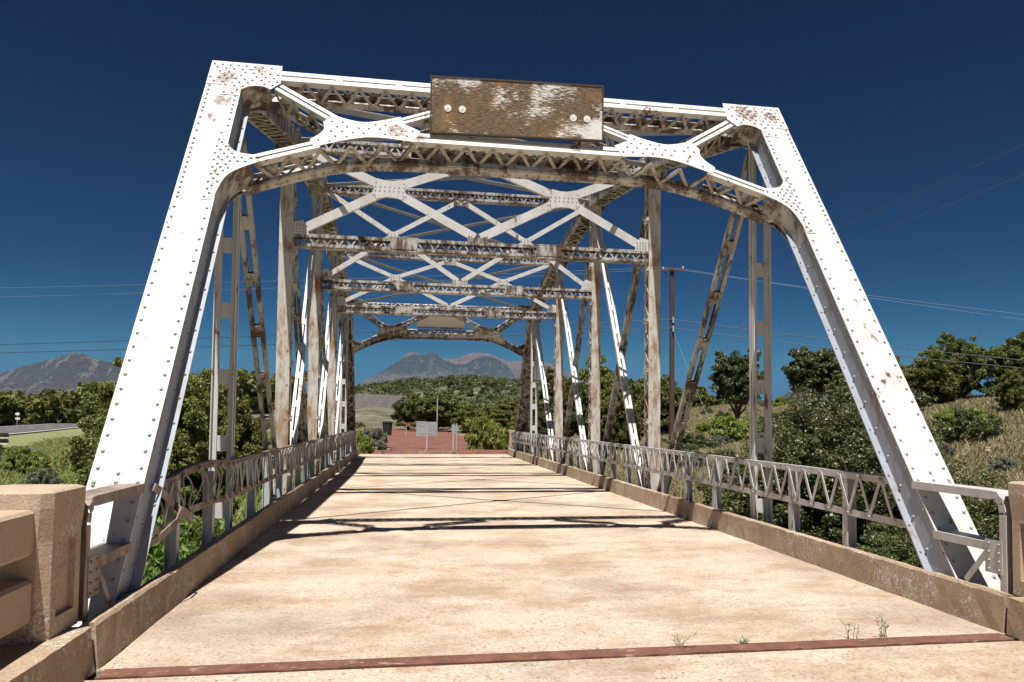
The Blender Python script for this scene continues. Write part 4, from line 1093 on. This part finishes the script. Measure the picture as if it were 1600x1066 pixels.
grass('meadow_grass', 150000, meadow, .20, 'grassg', 'bright green meadow grass left of the bridge', 'grass', 4, .007)
def slope(rng, n):
    y = 12+66*rng.random(n)**1.0; x = 5+rng.random(n)*(y*.85); 
    return x, y
grass('slope_grass', 70000, slope, .26, 'grasst', 'pale dry grass covering the slope right of the bridge', 'grass')
def fare(rng, n):
    y = 32.7+rng.random(n)*45; x = rng.uniform(-14, 16, n)
    keep = (x < -3.2-(y-33)*.02)|(x > 4.4+(y-33)*.06)|((y < 34.2)&(np.abs(x+.0) < 2.6)&(rng.random(n) < .5)&(y > 33.5))
    return x[keep], y[keep]
rng0 = np.random.default_rng(3)
fx_, fy_ = fare(rng0, 16000)
grass('verge_grass', len(fx_), lambda r, n: (fx_, fy_), .30, 'grasst', 'yellowish grass around the red gravel beyond the deck', 'grass')
def bank(rng, n): return rng.uniform(-9, 7, n), 6+rng.random(n)*26
grass('bank_grass', 12000, bank, .35, 'grassg', 'green grass in the wash under the bridge', 'grass')
# rocks on slope
k_ = NT('sandstone', .95); k_.base(k_.mix(k_.noise(5, 5, lo=.3, hi=.7), (.52, .40, .30), (.38, .27, .19))); k_.bump(k_.noise(9, 5), .6, .04); M['rock'] = k_.m
mb = MB(); rnd = random.Random(9)
def rock(c, r):
    a = [V3(v) for v in ((1, 0, 0), (-1, 0, 0), (0, 1, 0), (0, -1, 0), (0, 0, .7), (0, 0, -.7), (.7, .7, .35), (-.7, .7, .3), (.7, -.7, .35), (-.7, -.7, .3))]
    import bmesh
    bm = bmesh.new()
    for v in a: bm.verts.new(c+V3((v.x*r*rnd.uniform(.8, 1.6), v.y*r*rnd.uniform(.6, 1.1), v.z*r*rnd.uniform(.4, .9))))
    bmesh.ops.convex_hull(bm, input=bm.verts); bm.verts.index_update()
    lv = [v for v in bm.verts if v.link_faces]; ix = {v: i for i, v in enumerate(lv)}
    mb.add([v.co for v in lv], [tuple(ix[v] for v in f.verts) for f in bm.faces]); bm.free()
for t in range(260):
    u = rnd.random(); row = rnd.choice([(17, 24.5, 5), (20, 29, 6), (23, 33, 7), (9, 24, 3)])
    x = row[0]+u*row[2]*1.6; y = row[1]+rnd.uniform(-.3, .3)+math.sin(u*9)*.4; c = V3((x, y, float(zg(x, y))))
    rock(c, rnd.uniform(.06, .2))
tag(mb.build('rock_rubble', 'rock'), 'pale sandstone rubble lying in bands across the dry slope at right', 'rocks', kind='stuff')

# weeds in the joint
k_ = leafmat('weed_leaf', (.10, .17, .04), (.16, .22, .06), (.26, .26, .10), .3); M['weed'] = k_
def weed(x, y, n, h, lab, seed, spread=.5):
    r = random.Random(seed); root = tag(empty('weed', (x, y, 0)), lab, 'weed', 'weeds growing in the expansion joint'); mb = MB(); lv = MB()
    for i in range(n):
        a = r.uniform(0, 6.28); l = h*r.uniform(.5, 1); sp = r.uniform(.1, spread)*l; b = V3((r.uniform(-.04, .04), r.uniform(-.012, .012), -.02))
        pts = [b, b+V3((math.cos(a)*sp*.3, math.sin(a)*sp*.3, l*.5)), b+V3((math.cos(a)*sp, math.sin(a)*sp, l))]
        mb.tube(pts, [.0022, .0018, .0008], 4)
        for t in range(3):
            q = pts[1]+(pts[2]-pts[1])*r.random(); aa = r.uniform(0, 6.28); d = V3((math.cos(aa), math.sin(aa), .7))*r.uniform(.015, .045)
            lv.bar(q, q+d, V3((-math.sin(aa), math.cos(aa), 0)), .005, .001)
    mb.build('stem', 'weed', root); lv.build('leaves', 'weed', root)
weed(2.28, 4.99, 7, .20, 'taller branching weed in the joint nearest the right kerb', 1, .6)
weed(2.02, 4.99, 5, .15, 'slim weed in the joint left of the branching one', 2, .3)
weed(.62, 4.98, 6, .12, 'spiky grass tuft in the joint near the middle of the roadway', 3, 1.1)
weed(1.14, 4.98, 9, .055, 'tiny low weeds in the joint right of the spiky grass tuft', 4, 1.0)

# ------------------------------------------------------------------ embankment beyond, mountains, haze
k_ = NT('grey_gravel', 1); k_.base(k_.mix(k_.noise(1.2, 7, .85, lo=.4, hi=.6), (.115, .10, .092), (.065, .06, .058))); M['emb'] = k_.m
mb = MB()
ex = np.linspace(-44, -1, 24)
vs = []
for x in ex:
    zb = float(zg(x, 150))-.5; zt = 6.5+.1*math.sin(x*.5)
    vs += [V3((x, 146+.5*math.sin(x), zb)), V3((x, 152, zt)), V3((x, 160, zt)), V3((x, 170, zb))]
mb.add(vs, [(i*4+j, (i+1)*4+j, (i+1)*4+j+1, i*4+j+1) for i in range(23) for j in range(3)]+[(92, 93, 94, 95)])
tag(mb.build('railway_embankment', 'emb'), kind='structure')

def mtn_mat(name, low, mid, top, z0, z1, streak=.5):
    k = NT(name, 1)
    sx = k.n('ShaderNodeSeparateXYZ'); k.l(k.co, sx.inputs[0])
    n = k.noise(.0022, 8, .65)
    h = k.mul(sx.outputs[2], k.mul(k.mul(n, -.5, 'ADD'), 420), 'ADD')
    t1 = k.ramp(h, z0, z0+60); t2 = k.ramp(h, z1, z1+60)
    c = k.mix(t1, low, mid); c = k.mix(t2, c, top)
    s = k.noise(.011, 6, .7, vec=k.mapv((1.5, .7, .22)), lo=.54, hi=.60)
    c = k.mix(k.mul(s, streak), c, (.33, .30, .28))
    f = k.noise(.035, 6, .8, lo=.46, hi=.56); c = k.mix(k.mul(f, .5), c, (mid[0]*.35, mid[1]*.42, mid[2]*.4))
    k.base(c); k.bump(k.noise(.009, 9, .75), 1.0, 160); return k.m
M['mtn_dark'] = mtn_mat('forest_mountain', (.21, .215, .21), (.075, .095, .095), (.10, .11, .095), 330, 1400, .5)
M['mtn_back'] = mtn_mat('bare_mountain', (.24, .22, .18), (.20, .16, .145), (.27, .19, .17), 300, 560, .4)
M['mtn_left'] = mtn_mat('rocky_mountain', (.17, .13, .11), (.11, .105, .09), (.20, .14, .12), 130, 600, 1.0)
def vn(x, y, seed, oc=6):
    r = np.random.default_rng(seed); o = 0; a = 1; f = 1
    T = r.random((256, 256))
    for i in range(oc):
        u, v = x*f+i*17.3, y*f+i*9.1; i0, j0 = np.floor(u).astype(int), np.floor(v).astype(int); fu, fv = ss(u-i0), ss(v-j0)
        g = lambda a_, b_: T[a_ % 256, b_ % 256]
        val = (g(i0, j0)*(1-fu)+g(i0+1, j0)*fu)*(1-fv)+(g(i0, j0+1)*(1-fu)+g(i0+1, j0+1)*fu)*fv
        o = o+a*(1-abs(2*val-1)); a *= .5; f *= 2.1
    return o
def mountain(name, prof, yr, depth, seed, mat, na=420, nr=110, er=.16, low=.0):
    xs = np.array([p[0] for p in prof], float); hs = np.array([p[1] for p in prof], float)
    X_ = np.linspace(xs[0], xs[-1], na); T = np.linspace(-1, 1.0, nr)
    Hh = np.interp(X_, xs, hs); kern = np.hanning(17)[1:-1]; kern /= kern.sum(); Hh = np.convolve(np.pad(Hh, 7, 'edge'), kern, 'valid')
    XX, TT = np.meshgrid(X_, T, indexing='ij'); YY = yr+TT*depth*(1+.12*np.sin(XX/700))
    fall = np.where(TT < 0, (1+TT), (1-TT)); fall = np.clip(fall, 0, 1)
    shape = .55*fall**1.6+.45*fall**3.2
    n = vn(XX/480, YY/800, seed, 7)-1.0
    Zz = Hh[:, None]*shape*(1+er*(n-.3)*np.clip(3.2*(1-fall)+.12, 0, 1))-12+low*fall*(1-fall)
    co = np.stack([XX, YY, Zz], -1).reshape(-1, 3); i = np.arange(na-1)[:, None]*nr+np.arange(nr-1)[None, :]
    f = np.stack([i, i+nr, i+nr+1, i+1], -1).reshape(-1, 4)
    return tag(np_mesh(name, co, f, mat, True), kind='structure')
FR = [(-991, -20), (-690, 141), (-460, 256), (-382, 295), (-174, 417), (-7, 529), (88, 553), (153, 549), (212, 578), (260, 568), (332, 510), (414, 479), (512, 482), (577, 527), (670, 557), (743, 542), (826, 505), (894, 446), (945, 359), (1082, 195), (1250, -10)]
BK = [(-503, 20), (-231, 506), (-9, 734), (46, 764), (154, 752), (248, 704), (406, 708), (566, 712), (696, 759), (843, 777), (976, 751), (1102, 703), (1214, 684), (1326, 694), (1476, 690), (1665, 665), (1856, 579), (2202, 534), (2748, 432), (3548, 20)]
LF = [(-4700, 80), (-3925, 120), (-3311, 160), (-2804, 200), (-2584, 273), (-2473, 317), (-2360, 353), (-2246, 381), (-2150, 409), (-2100, 410), (-2052, 390), (-1954, 376), (-1856, 374), (-1736, 351), (-1574, 295), (-1288, 215), (-910, 4)]
SM = [(1280, -10), (1404, 109), (1470, 142), (1512, 148), (1563, 124), (1629, 51), (1700, -10)]
mountain('mountain', FR, 6000, 1500, 31, 'mtn_dark', 520, 180, .17)
mountain('mountain', BK, 8000, 1800, 32, 'mtn_back', 560, 150, .2)
mountain('mountain', LF, 5000, 1100, 33, 'mtn_left', 520, 160, .5)
mountain('mountain', SM, 2500, 300, 34, 'mtn_left', 90, 50, .2)

hz = bpy.data.materials.new('haze'); hz.use_nodes = True; t = hz.node_tree; t.nodes.clear()
pv = t.nodes.new('ShaderNodeVolumePrincipled'); pv.inputs['Color'].default_value = (.32, .62, 1, 1); pv.inputs['Density'].default_value = 2.6e-5
pv.inputs['Anisotropy'].default_value = 0
mo = t.nodes.new('ShaderNodeOutputMaterial'); t.links.new(pv.outputs[0], mo.inputs['Volume'])
mb = MB(); mb.box(-11600, 11600, -11600, 11600, -30, 960); M['haze'] = hz
tag(mb.build('haze', 'haze'), 'thin blue air haze over the far mountains', 'haze', kind='stuff')

# unused prototypes are removed, used ones already carry their own labels
for n, r in PROTO.items():
    if '_used' in r.keys():
        if not r['_used']:
            for ch in [x for x in bpy.data.objects if x.parent == r]: bpy.data.objects.remove(ch)
            bpy.data.objects.remove(r)
for o in bpy.data.objects:
    if '_used' in o.keys(): del o['_used']
